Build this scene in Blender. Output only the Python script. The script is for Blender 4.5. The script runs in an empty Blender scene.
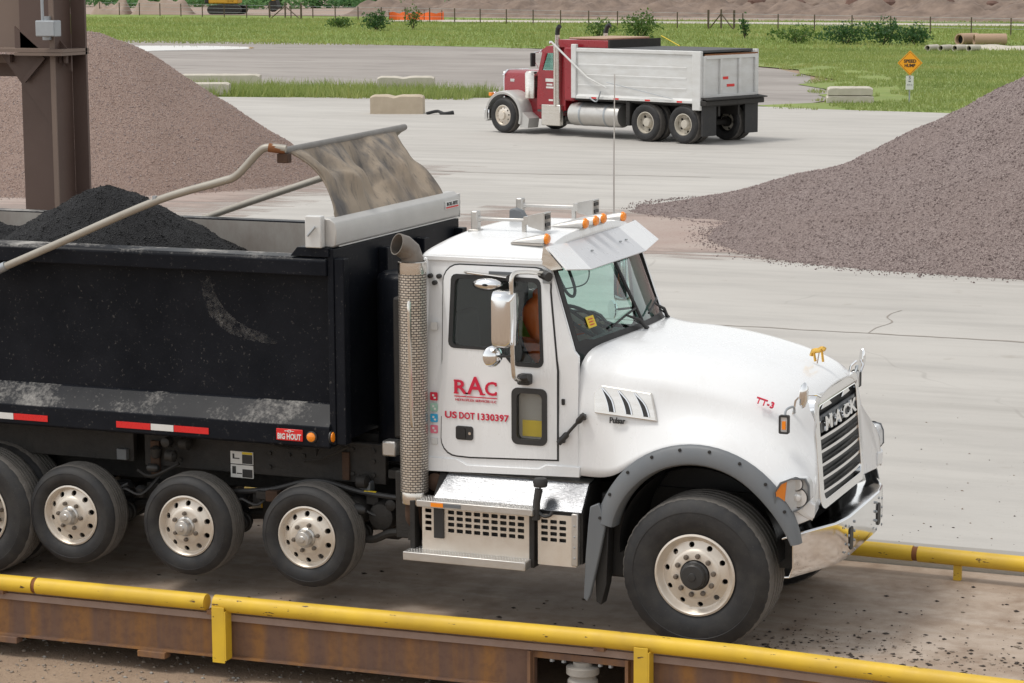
import bpy, bmesh, math, random
import numpy as np
from mathutils import Vector, Matrix, noise
from mathutils.geometry import tessellate_polygon

random.seed(7); rng = np.random.default_rng(7)
R = math.radians; PI = math.pi
scene = bpy.context.scene
COL = scene.collection

# ------------------------------------------------------------------ camera
CAM_F, CAM_YAW, CAM_TILT, CAM_ROLL = 2445.5, -0.3856, 0.1546, -0.0045
CAM_P = Vector((5.2194, -17.519, 4.9184))
cf = Vector((math.sin(CAM_YAW)*math.cos(CAM_TILT), math.cos(CAM_YAW)*math.cos(CAM_TILT), -math.sin(CAM_TILT)))
cr = Vector((math.cos(CAM_YAW), -math.sin(CAM_YAW), 0)); cu = cr.cross(cf)
cr, cu = cr*math.cos(CAM_ROLL)+cu*math.sin(CAM_ROLL), cu*math.cos(CAM_ROLL)-cr*math.sin(CAM_ROLL)
cam = bpy.data.cameras.new('camera'); cam_ob = bpy.data.objects.new('camera', cam); COL.objects.link(cam_ob)
cam.sensor_width = 36; cam.lens = 36*CAM_F/1024; cam.clip_start = .1; cam.clip_end = 3000
mw = Matrix((cr, cu, -cf)).transposed().to_4x4(); mw.translation = CAM_P; cam_ob.matrix_world = mw
scene.camera = cam_ob

# ------------------------------------------------------------------ sky, sun, exposure
SUN_EL, SUN_AZ = R(64), R(238)          # azimuth measured from +Y clockwise: the light comes from behind the camera, left
world = bpy.data.worlds.new('World'); scene.world = world; world.use_nodes = True
wn = world.node_tree; wn.nodes.clear()
sky = wn.nodes.new('ShaderNodeTexSky'); sky.sky_type = 'NISHITA'; sky.sun_disc = False
sky.sun_elevation = SUN_EL; sky.sun_rotation = SUN_AZ; sky.air_density = 1.6; sky.dust_density = .7; sky.ozone_density = 1.0
hs = wn.nodes.new('ShaderNodeHueSaturation'); hs.inputs['Saturation'].default_value = .10
bg = wn.nodes.new('ShaderNodeBackground'); bg.inputs[1].default_value = .15
wo = wn.nodes.new('ShaderNodeOutputWorld')
wn.links.new(sky.outputs[0], hs.inputs['Color']); wn.links.new(hs.outputs[0], bg.inputs[0]); wn.links.new(bg.outputs[0], wo.inputs[0])
sun = bpy.data.lights.new('sun', 'SUN'); sun.energy = 1.6; sun.angle = R(15); sun.color = (1, .95, .88)
sun_ob = bpy.data.objects.new('sun', sun); COL.objects.link(sun_ob)
sd = Vector((math.sin(SUN_AZ)*math.cos(SUN_EL), math.cos(SUN_AZ)*math.cos(SUN_EL), math.sin(SUN_EL)))
sun_ob.rotation_euler = sd.to_track_quat('Z', 'Y').to_euler()
vs = scene.view_settings; vs.view_transform = 'Standard'; vs.look = 'None'; vs.exposure = 0.22; vs.gamma = 1; vs.use_curve_mapping = False
scene.cycles.max_bounces = 10; scene.cycles.transparent_max_bounces = 16

# ------------------------------------------------------------------ materials
MATS = {}
def lin(c): return tuple(c)+(1,) if len(c) == 3 else c
class NT:
    def __init__(s, name):
        m = bpy.data.materials.new(name); m.use_nodes = True; s.m = m; s.t = m.node_tree; s.n = s.t.nodes; s.l = s.t.links
        s.b = s.n['Principled BSDF']; MATS[name] = m
    def node(s, kind, **kw):
        n = s.n.new('ShaderNode'+kind)
        for k, v in kw.items():
            if k.startswith('i_'): n.inputs[k[2:].replace('_', ' ')].default_value = v
            else: setattr(n, k, v)
        return n
    def link(s, a, b): s.l.new(a, b)
    def coord(s, scale=(1,1,1), kind='Object'):
        tc = s.node('TexCoord'); mp = s.node('Mapping'); mp.inputs['Scale'].default_value = scale
        s.link(tc.outputs[kind], mp.inputs[0]); return mp.outputs[0]
    def noise(s, vec, scale, detail=4, rough=.55):
        n = s.node('TexNoise'); n.inputs['Scale'].default_value = scale; n.inputs['Detail'].default_value = detail; n.inputs['Roughness'].default_value = rough
        s.link(vec, n.inputs['Vector']); return n.outputs['Fac']
    def ramp(s, fac, a, b):
        r = s.node('MapRange'); r.inputs[1].default_value = a; r.inputs[2].default_value = b; s.link(fac, r.inputs[0]); return r.outputs[0]
    def mix(s, fac, a, b, mode='MIX'):
        x = s.node('Mix', data_type='RGBA', blend_type=mode)
        for sock, v in ((0, fac), (6, a), (7, b)):
            if hasattr(v, 'is_output'): s.link(v, x.inputs[sock])
            else: x.inputs[sock].default_value = v if sock == 0 else lin(v)
        return x.outputs[2]
    def math(s, op, a, b=0.):
        x = s.node('Math', operation=op)
        for i, v in enumerate((a, b)):
            if hasattr(v, 'is_output'): s.link(v, x.inputs[i])
            else: x.inputs[i].default_value = v
        return x.outputs[0]
    def bump(s, fac, strength=.3, dist=.02):
        b = s.node('Bump'); b.inputs['Strength'].default_value = strength; b.inputs['Distance'].default_value = dist
        s.link(fac, b.inputs['Height']); s.link(b.outputs[0], s.b.inputs['Normal'])
    def set(s, color=None, rough=None, metal=None, coat=None, coatr=.1):
        for k, v in (('Base Color', color), ('Roughness', rough), ('Metallic', metal), ('Coat Weight', coat)):
            if v is None: continue
            if hasattr(v, 'is_output'): s.link(v, s.b.inputs[k])
            else: s.b.inputs[k].default_value = lin(v) if k == 'Base Color' else v
        if coat: s.b.inputs['Coat Roughness'].default_value = coatr

def mat(name, c1, c2=None, amt=.5, scale=3., rough=.5, metal=0., coat=0., bump=0., bscale=60., stretch=(1,1,1), rvar=.12, spec=None):
    """plain weathered surface: two tones on a noise, roughness variation, optional fine relief"""
    t = NT(name); v = t.coord(stretch)
    n = t.noise(v, scale, 6, .62)
    col = t.mix(t.ramp(n, .5-amt*.5, .5+amt*.5), c1, c2 if c2 else tuple(x*.8 for x in c1))
    rr = t.node('MapRange'); rr.inputs[3].default_value = max(.02, rough-rvar); rr.inputs[4].default_value = min(1, rough+rvar)
    t.link(t.noise(v, scale*3.7, 4), rr.inputs[0])
    t.set(col, rr.outputs[0], metal, coat)
    if spec is not None: t.b.inputs['Specular IOR Level'].default_value = spec
    if bump: t.bump(t.noise(v, bscale, 3), bump, .01)
    return t

t = NT('white_paint'); v = t.coord(); n1 = t.noise(t.coord((1.5,1.5,.35)), 3.2, 6, .62); n2 = t.noise(v, 55, 3, .7); n3 = t.noise(v, 1.3, 4)
col = t.mix(t.ramp(n3, .3, .7), (.80,.81,.815), (.755,.765,.77)); col = t.mix(t.math('MULTIPLY', t.ramp(n1, .56, .80), .22), col, (.55,.53,.50)); col = t.mix(t.math('MULTIPLY', t.ramp(n2, .66, .74), .30), col, (.38,.35,.31))
t.set(col, t.math('ADD', .20, t.math('MULTIPLY', n1, .14)), 0, .5)
mat('white_paint_old', (.68,.69,.69), (.50,.49,.46), .8, 2.2, .45, stretch=(1,1,3))
mat('red_paint', (.30,.012,.022), (.24,.010,.018), .8, 1.5, .3, coat=.4)
mat('black_plain', (.012,.012,.013), (.022,.021,.02), .7, 5, .55)
mat('chassis_black', (.008,.008,.008), (.03,.026,.022), .7, 6, .7, bump=.3)
t = NT('rubber'); v = t.coord(); n1 = t.noise(v, 7, 6, .65); n2 = t.noise(t.coord((1,1,1)), 45, 4, .7)
col = t.mix(t.ramp(n1, .42, .72), (.013,.013,.0145), (.034,.032,.030)); col = t.mix(t.math('MULTIPLY', t.ramp(n2, .6, .75), .35), col, (.085,.078,.070)); t.set(col, t.math('ADD', .45, t.math('MULTIPLY', n1, .35)), 0); t.bump(n2, .12, .004)
mat('lug_dark', (.20,.17,.14), (.12,.10,.085), .8, 30, .5, .5)
mat('step_polish', (.27,.28,.295), (.13,.13,.135), .8, 4.5, .30, 1., rvar=.12, stretch=(.6,1,2.5), bump=.25, bscale=70)
mat('bar_steel', (.26,.25,.235), (.17,.16,.15), .8, 8, .6, .3)
mat('lamp_bowl', (.66,.67,.68), (.50,.51,.52), .8, 16, .2, .1)
mat('flange_pale', (.34,.255,.215), (.24,.165,.13), .8, 6, .85, bump=.2)
mat('clod_red', (.17,.095,.07), (.10,.06,.048), .8, .8, .95)
mat('tread', (.17,.155,.14), (.085,.08,.073), .8, 12, .9, bump=.4)
mat('chrome', (.86,.87,.88), (.78,.79,.80), .8, 2, .10, 1., rvar=.05)
mat('polished', (.80,.78,.75), (.62,.58,.52), .7, 4, .22, 1., rvar=.1, stretch=(1,1,4))
mat('aluminium', (.64,.63,.61), (.46,.44,.41), .9, 5, .42, .85, bump=.12)
mat('wheel_alloy', (.74,.69,.62), (.58,.51,.43), .8, 7, .42, .55, bump=.1)
mat('grey_housing', (.56,.55,.53), (.45,.44,.42), .8, 3, .45, .35)
mat('grey_plastic', (.115,.13,.145), (.15,.155,.16), .8, 4, .5)
mat('dark_plastic', (.02,.02,.021), (.035,.034,.033), .8, 8, .5)
mat('brown_steel', (.085,.052,.042), (.105,.068,.055), .9, 2.5, .55)
mat('brown_panel', (.20,.145,.115), (.16,.115,.092), .9, 1.2, .6)
mat('rust_dark', (.085,.042,.022), (.04,.025,.018), .8, 12, .9, bump=.3)
mat('rust_pipe', (.26,.10,.03), (.16,.06,.025), .8, 12, .85, bump=.3)
mat('arm_pipe', (.42,.40,.35), (.28,.25,.21), .9, 6, .5, .3)
mat('galvanised', (.40,.43,.45), (.32,.34,.36), .9, 9, .45, .5)
mat('concrete_block', (.54,.46,.35), (.38,.31,.23), .9, 2.2, .92, bump=.6, bscale=18)
mat('concrete_pale', (.58,.54,.47), (.42,.385,.32), .9, 2.2, .92, bump=.6, bscale=18)
mat('concrete_pipe', (.46,.31,.21), (.36,.25,.18), .9, 1, .9)
mat('interior_dark', (.016,.016,.017), (.024,.024,.024), .8, 4, .8)
mat('interior_grey', (.06,.064,.068), (.085,.085,.085), .8, 4, .7)
mat('interior_pale', (.42,.42,.40), (.36,.36,.345), .8, 4, .8)
mat('seat_fabric', (.018,.018,.02), (.028,.027,.028), .8, 14, .9)
mat('orange_vest', (1.,.19,.03), (.92,.15,.025), .8, 9, .85)
mat('lime_shirt', (.30,.42,.05), (.22,.32,.04), .8, 9, .85)
mat('skin', (.42,.24,.17), (.36,.20,.14), .8, 8, .55)
mat('hair', (.03,.02,.015), None, .5, 40, .7)
mat('amber', (.95,.30,.01), (.85,.22,.01), .8, 30, .2, coat=.5)
mat('red_reflect', (.72,.02,.02), (.60,.02,.02), .8, 20, .3)
mat('white_reflect', (.72,.72,.70), (.62,.62,.6), .8, 20, .35)
mat('red_decal', (.62,.01,.05), (.55,.012,.045), .8, 8, .4)
mat('pink_decal', (.75,.16,.25), (.72,.2,.28), .8, 20, .4)
mat('blue_decal', (.02,.40,.70), (.03,.34,.62), .8, 20, .4)
mat('green_decal', (.12,.40,.28), (.5,.62,.56), .8, 40, .4)
mat('yellow_decal', (.75,.55,.02), (.65,.48,.02), .8, 20, .4)
mat('sign_orange', (.95,.40,.008), (.90,.36,.008), .8, 3, .5)
mat('gold', (.80,.50,.12), (.7,.42,.1), .8, 20, .25, 1.)
mat('lamp_inner', (.70,.70,.69), (.50,.50,.50), .8, 14, .15, .25)
mat('digger_yellow', (.62,.33,.02), (.5,.26,.02), .8, 2, .5)
mat('orange_net', (.85,.16,.03), (.75,.14,.03), .8, 3, .8)
mat('bark', (.10,.075,.05), None, .5, 5, .9)
mat('far_earth', (.27,.20,.155), (.11,.078,.062), .55, .9, .97, bump=.8, bscale=1.5)
mat('pink_soil', (.36,.27,.215), (.28,.21,.17), .8, .12, .97)
mat('asphalt_crumb', (.06,.047,.038), None, .5, 30, .9)
mat('pebble', (.34,.28,.22), (.20,.16,.13), .9, 25, .95)
mat('rail_concrete', (.36,.34,.31), (.27,.25,.22), .9, 1.5, .95, bump=.3)

def glass(name, tint, refl=1.0):
    t = NT(name); t.n.remove(t.b)
    tr = t.node('BsdfTransparent'); tr.inputs[0].default_value = lin(tint)
    gl = t.node('BsdfGlossy'); gl.inputs['Roughness'].default_value = .03
    ge = t.node('NewGeometry'); dp = t.node('VectorMath', operation='DOT_PRODUCT'); t.link(ge.outputs['Normal'], dp.inputs[0]); t.link(ge.outputs['Incoming'], dp.inputs[1])
    f5 = t.math('POWER', t.math('SUBTRACT', 1., t.math('ABSOLUTE', dp.outputs['Value'])), 5.); f2 = t.math('MULTIPLY', t.math('ADD', .04, t.math('MULTIPLY', f5, .96)), refl)
    mx = t.node('MixShader'); t.link(f2, mx.inputs[0]); t.link(tr.outputs[0], mx.inputs[1]); t.link(gl.outputs[0], mx.inputs[2])
    t.link(mx.outputs[0], t.n['Material Output'].inputs[0])
glass('glass_green', (.58,.86,.80), 1.5)
glass('glass_side', (.95,.96,.955), .55)
glass('glass_clear', (.93,.94,.94), 1.5)

# black painted dump box, dusty on what faces up, scuffed
t = NT('box_black'); v = t.coord(); g = t.node('NewGeometry'); sx = t.node('SeparateXYZ'); t.link(g.outputs['Normal'], sx.inputs[0])
n1 = t.noise(v, 2.2, 6, .6); n2 = t.noise(v, 34, 4, .7)
base = t.mix(t.ramp(n1, .35, .7), (.006,.0075,.011), (.013,.0145,.019))
spk = t.math('MULTIPLY', t.ramp(n2, .62, .72), .5)
col = t.mix(spk, base, (.16,.15,.14))
up = t.ramp(sx.outputs[2], .35, .8)
dust = t.math('MULTIPLY', up, t.ramp(t.math('ADD', t.noise(v, 1.3, 6, .65), t.math('MULTIPLY', n2, .35)), .70, .92))
col = t.mix(dust, col, (.50,.48,.45)); t.set(col, t.math('ADD', .38, t.math('MULTIPLY', dust, .5)), 0)
t.b.inputs['Specular IOR Level'].default_value = .10
t.bump(t.noise(t.coord((1,1,.7)), 1.6, 2), .25, .03)

# bare inner walls of the dump box
t = NT('box_inner'); v = t.coord((1,1,.5)); n1 = t.noise(v, 2.5, 7, .65)
t.set(t.mix(t.ramp(n1, .3, .7), (.42,.40,.37), (.24,.20,.17)), .6, .25)

# yellow rail with chips
t = NT('yellow_rail'); v = t.coord(); n1 = t.noise(t.coord((.8,3,3)), 9, 5, .6); n2 = t.noise(v, 2.5, 5)
col = t.mix(t.ramp(n2, .35, .7), (.72,.47,.03), (.56,.36,.035))
chip = t.ramp(n1, .665, .685); col = t.mix(chip, col, (.07,.035,.02))
t.set(col, t.math('ADD', .42, t.math('MULTIPLY', t.noise(v, 14), .25)), 0); t.bump(t.math('SUBTRACT', 1., chip), .3, .004)

# rusty channel beam: vertical orange streaks on brown
t = NT('rust_beam'); v = t.coord((2.2,1,.12)); n1 = t.noise(v, 2.4, 4, .55); n2 = t.noise(t.coord(), 14, 6, .65)
col = t.mix(t.ramp(n1, .42, .66), (.17,.10,.07), (.29,.14,.045)); col = t.mix(t.math('MULTIPLY', t.ramp(n2, .45, .7), .45), col, (.10,.055,.045))
t.set(col, .85, 0); t.bump(n2, .25, .01)

# scale deck: worn grey-brown steel/concrete with wheel-track streaks along x
t = NT('deck_surface'); n1 = t.noise(t.coord((.25,2.4,1)), 2., 6, .6); n2 = t.noise(t.coord(), 3.5, 7, .65); n3 = t.noise(t.coord(), 60, 3, .7)
col = t.mix(t.ramp(n1, .35, .65), (.355,.272,.205), (.43,.355,.29)); col = t.mix(t.ramp(n2, .42, .72), col, (.24,.17,.12))
col = t.mix(t.math('MULTIPLY', t.ramp(n3, .6, .75), .6), col, (.12,.095,.08)); t.set(col, .82, 0); t.bump(n3, .25, .01)

# yard concrete
t = NT('yard_concrete'); v = t.coord(); n1 = t.noise(t.coord((.5,1,1)), .22, 6, .6); n2 = t.noise(t.coord((.3,1.3,1)), 1.1, 6, .65); n3 = t.noise(v, 26, 4, .7)
col = t.mix(t.ramp(n1, .35, .65), (.485,.465,.432), (.42,.40,.37)); col = t.mix(t.math('MULTIPLY', t.ramp(n2, .46, .74), .6), col, (.33,.315,.295))
col = t.mix(t.math('MULTIPLY', t.ramp(n3, .58, .8), .35), col, (.29,.255,.225))
for ang, sc_n, amt in ((.5,1.0,.30),(-.35,1.4,.26),(1.2,.9,.16)):
    tcn = t.node('TexCoord'); mpn = t.node('Mapping'); mpn.inputs['Rotation'].default_value = (0,0,ang); mpn.inputs['Scale'].default_value = (.05,1.9,1); t.link(tcn.outputs['Object'], mpn.inputs[0])
    nn = t.noise(mpn.outputs[0], sc_n, 4, .55); col = t.mix(t.math('MULTIPLY', t.math('MULTIPLY', t.ramp(nn, .56, .66), t.ramp(t.noise(v, .09, 3), .42, .62)), amt), col, (.25,.23,.205))
sp_ = t.noise(v, 2.6, 5, .6); col = t.mix(t.math('MULTIPLY', t.ramp(sp_, .64, .74), .35), col, (.30,.265,.225))
dv = t.node('TexNoise'); dv.inputs['Scale'].default_value = .6; t.link(v, dv.inputs['Vector'])
ad = t.node('VectorMath', operation='ADD'); sc = t.node('VectorMath', operation='SCALE'); sc.inputs['Scale'].default_value = 1.2
t.link(dv.outputs['Color'], sc.inputs[0]); t.link(v, ad.inputs[0]); t.link(sc.outputs[0], ad.inputs[1])
vo = t.node('TexVoronoi', feature='DISTANCE_TO_EDGE'); vo.inputs['Scale'].default_value = .085; t.link(ad.outputs[0], vo.inputs['Vector'])
crack = t.math('MULTIPLY', t.ramp(vo.outputs[0], .0026, .0008), t.ramp(t.noise(v, .35, 3), .5, .64))
col = t.mix(t.math('MULTIPLY', crack, .35), col, (.17,.15,.13)); t.set(col, .9, 0); t.bump(n3, .15, .01)

def ground_mat(name, a, b, c, s1, s2, bump=.5, st=(1,1,1)):
    t = NT(name); v = t.coord(st); n1 = t.noise(v, s1, 6, .6); n2 = t.noise(v, s2, 5, .7)
    col = t.mix(t.ramp(n1, .35, .65), a, b); col = t.mix(t.math('MULTIPLY', t.ramp(n2, .5, .72), .7), col, c); t.set(col, .95, 0); t.bump(n2, bump, .03)
ground_mat('dirt', (.36,.265,.185), (.28,.20,.14), (.19,.135,.095), .8, 30)
ground_mat('gravel_lot', (.34,.31,.285), (.25,.225,.205), (.17,.15,.138), .16, .8, st=(.3,1,1))
ground_mat('grass_soil', (.22,.28,.065), (.15,.21,.045), (.27,.245,.12), .5, 2.2)
ground_mat('field_soil', (.19,.265,.045), (.15,.215,.04), (.24,.27,.08), .05, .5)
ground_mat('far_road', (.52,.47,.41), (.46,.41,.36), (.42,.37,.32), .2, 2)
ground_mat('pink_dust', (.36,.275,.24), (.40,.33,.29), (.28,.20,.175), .7, 22)
t_ = MATS['pink_dust']; nt_ = t_.node_tree; k = NT.__new__(NT); k.m, k.t, k.n, k.l = t_, nt_, nt_.nodes, nt_.links; k.b = nt_.nodes['Principled BSDF']   # thin dust: fades into the pavement in streaks
tc = k.node('TexCoord'); sx = k.node('SeparateXYZ'); k.link(tc.outputs['Generated'], sx.inputs[0])
ex = k.math('ABSOLUTE', k.math('SUBTRACT', sx.outputs[0], .5)); ey = k.math('ABSOLUTE', k.math('SUBTRACT', sx.outputs[1], .5))
dd_ = k.math('MULTIPLY', k.math('MAXIMUM', ex, ey), 2.); al = k.ramp(k.math('SUBTRACT', k.math('ADD', k.noise(k.coord((.45,2.2,1)), 1.2, 6, .65), .55), dd_), .05, .42)
tr = k.node('BsdfTransparent'); mx = k.node('MixShader'); k.link(al, mx.inputs[0]); k.link(tr.outputs[0], mx.inputs[1]); k.link(k.b.outputs[0], mx.inputs[2]); k.link(mx.outputs[0], nt_.nodes['Material Output'].inputs[0])

def pile_mat(name, cols, s):
    t = NT(name); v = t.coord()
    vo = t.node('TexVoronoi'); vo.inputs['Scale'].default_value = s; t.link(v, vo.inputs['Vector'])
    sp = t.node('SeparateColor'); t.link(vo.outputs['Color'], sp.inputs[0])
    col = t.mix(t.ramp(sp.outputs[0], .15, .85), cols[0], cols[1]); col = t.mix(t.ramp(sp.outputs[1], .72, .8), col, cols[2])
    n = t.noise(v, .6, 5); col = t.mix(t.math('MULTIPLY', t.ramp(n, .4, .7), .5), col, cols[3])
    t.set(col, .95, 0); t.bump(vo.outputs['Distance'], .9, .04)
pile_mat('gravel_purple', ((.265,.208,.195),(.355,.29,.268),(.15,.112,.106),(.27,.208,.188)), 48)
pile_mat('gravel_pink', ((.33,.235,.195),(.39,.29,.245),(.24,.165,.14),(.315,.22,.18)), 48)
for nm, c in (('stone_mid',(.275,.218,.204)), ('stone_dark',(.15,.112,.106)), ('stone_pale',(.37,.305,.285)), ('stone_pink',(.335,.24,.20))):
    mat(nm, c, tuple(x*.8 for x in c), .8, 9, .95)
# hot asphalt mix in the box
t = NT('asphalt_mix'); v = t.coord(); vo = t.node('TexVoronoi'); vo.inputs['Scale'].default_value = 80; t.link(v, vo.inputs['Vector'])
sp = t.node('SeparateColor'); t.link(vo.outputs['Color'], sp.inputs[0])
t.set(t.mix(sp.outputs[0], (.003,.003,.004), (.014,.0145,.017)), .85, 0); t.bump(vo.outputs['Distance'], 1., .03)

# tarp: dark mesh cloth with dried tan slurry running down in streaks
t = NT('tarp_cloth'); n1 = t.noise(t.coord((3.2,3.2,.9)), 1.3, 6, .6); n2 = t.noise(t.coord(), 1.1, 4, .5); n3 = t.noise(t.coord(), 40, 3)
col = t.mix(t.ramp(n1, .34, .56), (.115,.108,.102), (.31,.255,.195)); col = t.mix(t.math('MULTIPLY', t.ramp(n2, .5, .7), .6), col, (.43,.315,.215))
n4 = t.noise(t.coord((5,8,1.1)), 2.2, 5, .6); col = t.mix(t.math('MULTIPLY', t.ramp(n4, .55, .68), .6), col, (.075,.072,.07)); t.set(col, .85, 0); t.bump(t.math('ADD', n4, t.math('MULTIPLY', n3, .1)), .5, .02)  # dark streaks: shade of folds and creases painted into the cloth colour

# perforated stack guard: staggered slots cut round the cylinder (object origin on its axis)
t = NT('stack_guard'); tc = t.node('TexCoord'); s = t.node('SeparateXYZ'); t.link(tc.outputs['Object'], s.inputs[0])
ang = t.math('ARCTAN2', s.outputs[1], s.outputs[0]); u = t.math('MULTIPLY', ang, .105)
cb = t.node('CombineXYZ'); t.link(u, cb.inputs[0]); t.link(s.outputs[2], cb.inputs[1])
br = t.node('TexBrick'); br.inputs['Scale'].default_value = 1; br.inputs['Brick Width'].default_value = .038; br.inputs['Row Height'].default_value = .019
br.inputs['Mortar Size'].default_value = .0042; br.inputs['Mortar Smooth'].default_value = .25; br.offset = .5
br.inputs['Color1'].default_value = (.74,.70,.63,1); br.inputs['Color2'].default_value = (.64,.58,.50,1); br.inputs['Mortar'].default_value = (.10,.085,.075,1)
t.link(cb.outputs[0], br.inputs['Vector']); t.set(br.outputs['Color'], .35, t.math('MULTIPLY', t.math('SUBTRACT', 1., br.outputs['Fac']), .8)); 
t.bump(t.math('SUBTRACT', 1., br.outputs['Fac']), .5, .004)

t = NT('water'); t.set((.20,.22,.23), .03, 0); t.b.inputs['IOR'].default_value = 1.33; t.bump(t.noise(t.coord((.4,1.5,1)), 2., 3), .02, .01)
def leaf_mat(name, a, b):
    t = NT(name); oi = t.node('NewGeometry'); col = t.mix(oi.outputs['Random Per Island'], a, b); pn = t.noise(t.coord((.6,1,1)), .16, 4, .6); col = t.mix(t.math('MULTIPLY', t.ramp(pn, .48, .68), .55), col, tuple(x*y for x, y in zip(a, (.62,.72,.8)))); col = t.mix(t.math('MULTIPLY', t.ramp(pn, .46, .30), .5), col, (b[0]*1.35, b[1]*1.05, b[2]*1.2))
    t.set(col, .6, 0); 
    tl = t.node('BsdfTranslucent'); t.link(col, tl.inputs[0]); mx = t.node('MixShader'); mx.inputs[0].default_value = .42
    t.link(t.b.outputs[0], mx.inputs[1]); t.link(tl.outputs[0], mx.inputs[2]); t.link(mx.outputs[0], t.n['Material Output'].inputs[0])
leaf_mat('blade_green', (.235,.305,.075), (.35,.405,.135))
leaf_mat('blade_straw', (.26,.32,.07), (.38,.40,.14))
leaf_mat('leaf_bush', (.05,.115,.02), (.13,.21,.045))
leaf_mat('leaf_dark', (.03,.09,.028), (.075,.16,.04))
leaf_mat('leaf_tree', (.08,.20,.065), (.17,.32,.11))

# ------------------------------------------------------------------ mesh helpers
class MB:
    def __init__(s): s.v = []; s.f = []; s.m = []; s.cur = 0
    def add(s, vs, fs):
        o = len(s.v); s.v += [tuple(p) for p in vs]; s.f += [tuple(i+o for i in f) for f in fs]; s.m += [s.cur]*len(fs); return s
    def box(s, x0, x1, y0, y1, z0, z1):
        return s.add([(x, y, z) for x in (x0, x1) for y in (y0, y1) for z in (z0, z1)],
                     [(0,1,3,2),(4,6,7,5),(0,4,5,1),(2,3,7,6),(0,2,6,4),(1,5,7,3)])
    def obox(s, c, sx, sy, sz, rz=0, ry=0, rx=0):
        M = Matrix.Rotation(rz,3,'Z') @ Matrix.Rotation(ry,3,'Y') @ Matrix.Rotation(rx,3,'X'); c = Vector(c)
        return s.add([c + M @ Vector((a*sx/2, b*sy/2, d*sz/2)) for a in (-1,1) for b in (-1,1) for d in (-1,1)],
                     [(0,1,3,2),(4,6,7,5),(0,4,5,1),(2,3,7,6),(0,2,6,4),(1,5,7,3)])
    def ext(s, poly, vec):
        n = len(poly); v = [Vector(p) for p in poly]; e = Vector(vec)
        return s.add(v+[p+e for p in v], [tuple(range(n))[::-1], tuple(range(n, 2*n))]+[(i,(i+1)%n,(i+1)%n+n,i+n) for i in range(n)])
    def xz(s, poly, y0, y1): return s.ext([(a, y0, b) for a, b in poly], (0, y1-y0, 0))
    def yz(s, poly, x0, x1): return s.ext([(x0, a, b) for a, b in poly], (x1-x0, 0, 0))
    def xy(s, poly, z0, z1): return s.ext([(a, b, z0) for a, b in poly], (0, 0, z1-z0))
    def grid(s, rows, close=False, flip=False):
        n = len(rows[0]); vs = [p for r in rows for p in r]; fs = []
        for i in range(len(rows)-1):
            for j in range(n if close else n-1):
                k = (j+1) % n; q = (i*n+j, i*n+k, (i+1)*n+k, (i+1)*n+j); fs.append(q[::-1] if flip else q)
        return s.add(vs, fs)
    def tube(s, path, r, n=10, cap=True):
        path = [Vector(p) for p in path]; rr = r if isinstance(r, (list, tuple)) else [r]*len(path); rows = []; up = None
        for i, p in enumerate(path):
            d = (path[min(i+1, len(path)-1)]-path[max(i-1, 0)]).normalized()
            if up is None: up = Vector((0,0,1)) if abs(d.z) < .9 else Vector((1,0,0))
            a = d.cross(up).normalized(); up = a.cross(d).normalized()
            rows.append([p+(a*math.cos(2*PI*k/n)+up*math.sin(2*PI*k/n))*rr[i] for k in range(n)])
        s.grid(rows, True)
        if cap:
            o = len(s.v)-len(rows)*n
            s.f += [tuple(range(o, o+n))[::-1], tuple(range(o+(len(rows)-1)*n, o+len(rows)*n))]; s.m += [s.cur]*2
        return s
    def lathe(s, prof, c=(0,0,0), ax='y', n=32, rfun=None, caps=True):
        rows = []
        for i, (r, h) in enumerate(prof):
            row = []
            for k in range(n):
                a = 2*PI*k/n; q = rfun(i, k, r) if rfun else r; x, y = q*math.cos(a), q*math.sin(a)
                row.append({'y': (c[0]+x, c[1]+h, c[2]+y), 'z': (c[0]+x, c[1]+y, c[2]+h), 'x': (c[0]+h, c[1]+x, c[2]+y)}[ax])
            rows.append(row)
        s.grid(rows, True)
        if caps:
            o = len(s.v)-len(rows)*n
            if prof[0][0] > 1e-4: s.f.append(tuple(range(o, o+n))); s.m.append(s.cur)
            if prof[-1][0] > 1e-4: s.f.append(tuple(range(o+(len(rows)-1)*n, o+len(rows)*n))); s.m.append(s.cur)
        return s
    def plate(s, outer, holes, fn, w0, w1):
        """flat sheet with real openings; fn(u, v, w) places it"""
        loops = [outer]+list(holes); flat = [p for l in loops for p in l]
        tri = tessellate_polygon([[Vector((a, b, 0)) for a, b in l] for l in loops])
        n = len(flat); vs = [fn(a, b, w0) for a, b in flat]+[fn(a, b, w1) for a, b in flat]
        fs = [tuple(t_) for t_ in tri]+[tuple(i+n for i in t_)[::-1] for t_ in tri]; o = 0
        for l in loops:
            m = len(l)
            for i in range(m): j = (i+1) % m; fs.append((o+i, o+j, o+j+n, o+i+n))
            o += m
        return s.add(vs, fs)
    def mesh(s, name, mats, smooth=35, weld=1e-5):
        bm = bmesh.new(); bv = [bm.verts.new(p) for p in s.v]; bm.verts.ensure_lookup_table()
        for f, m in zip(s.f, s.m):
            try: q = bm.faces.new([bv[i] for i in f]); q.material_index = m
            except ValueError: pass
        if weld: bmesh.ops.remove_doubles(bm, verts=bm.verts, dist=weld)
        bmesh.ops.recalc_face_normals(bm, faces=bm.faces)
        me = bpy.data.meshes.new(name); bm.to_mesh(me); bm.free()
        for m in (mats if isinstance(mats, (list, tuple)) else [mats]): me.materials.append(MATS[m])
        if smooth:
            me.polygons.foreach_set('use_smooth', [True]*len(me.polygons)); me.set_sharp_from_angle(angle=R(smooth))
        return me
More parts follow.
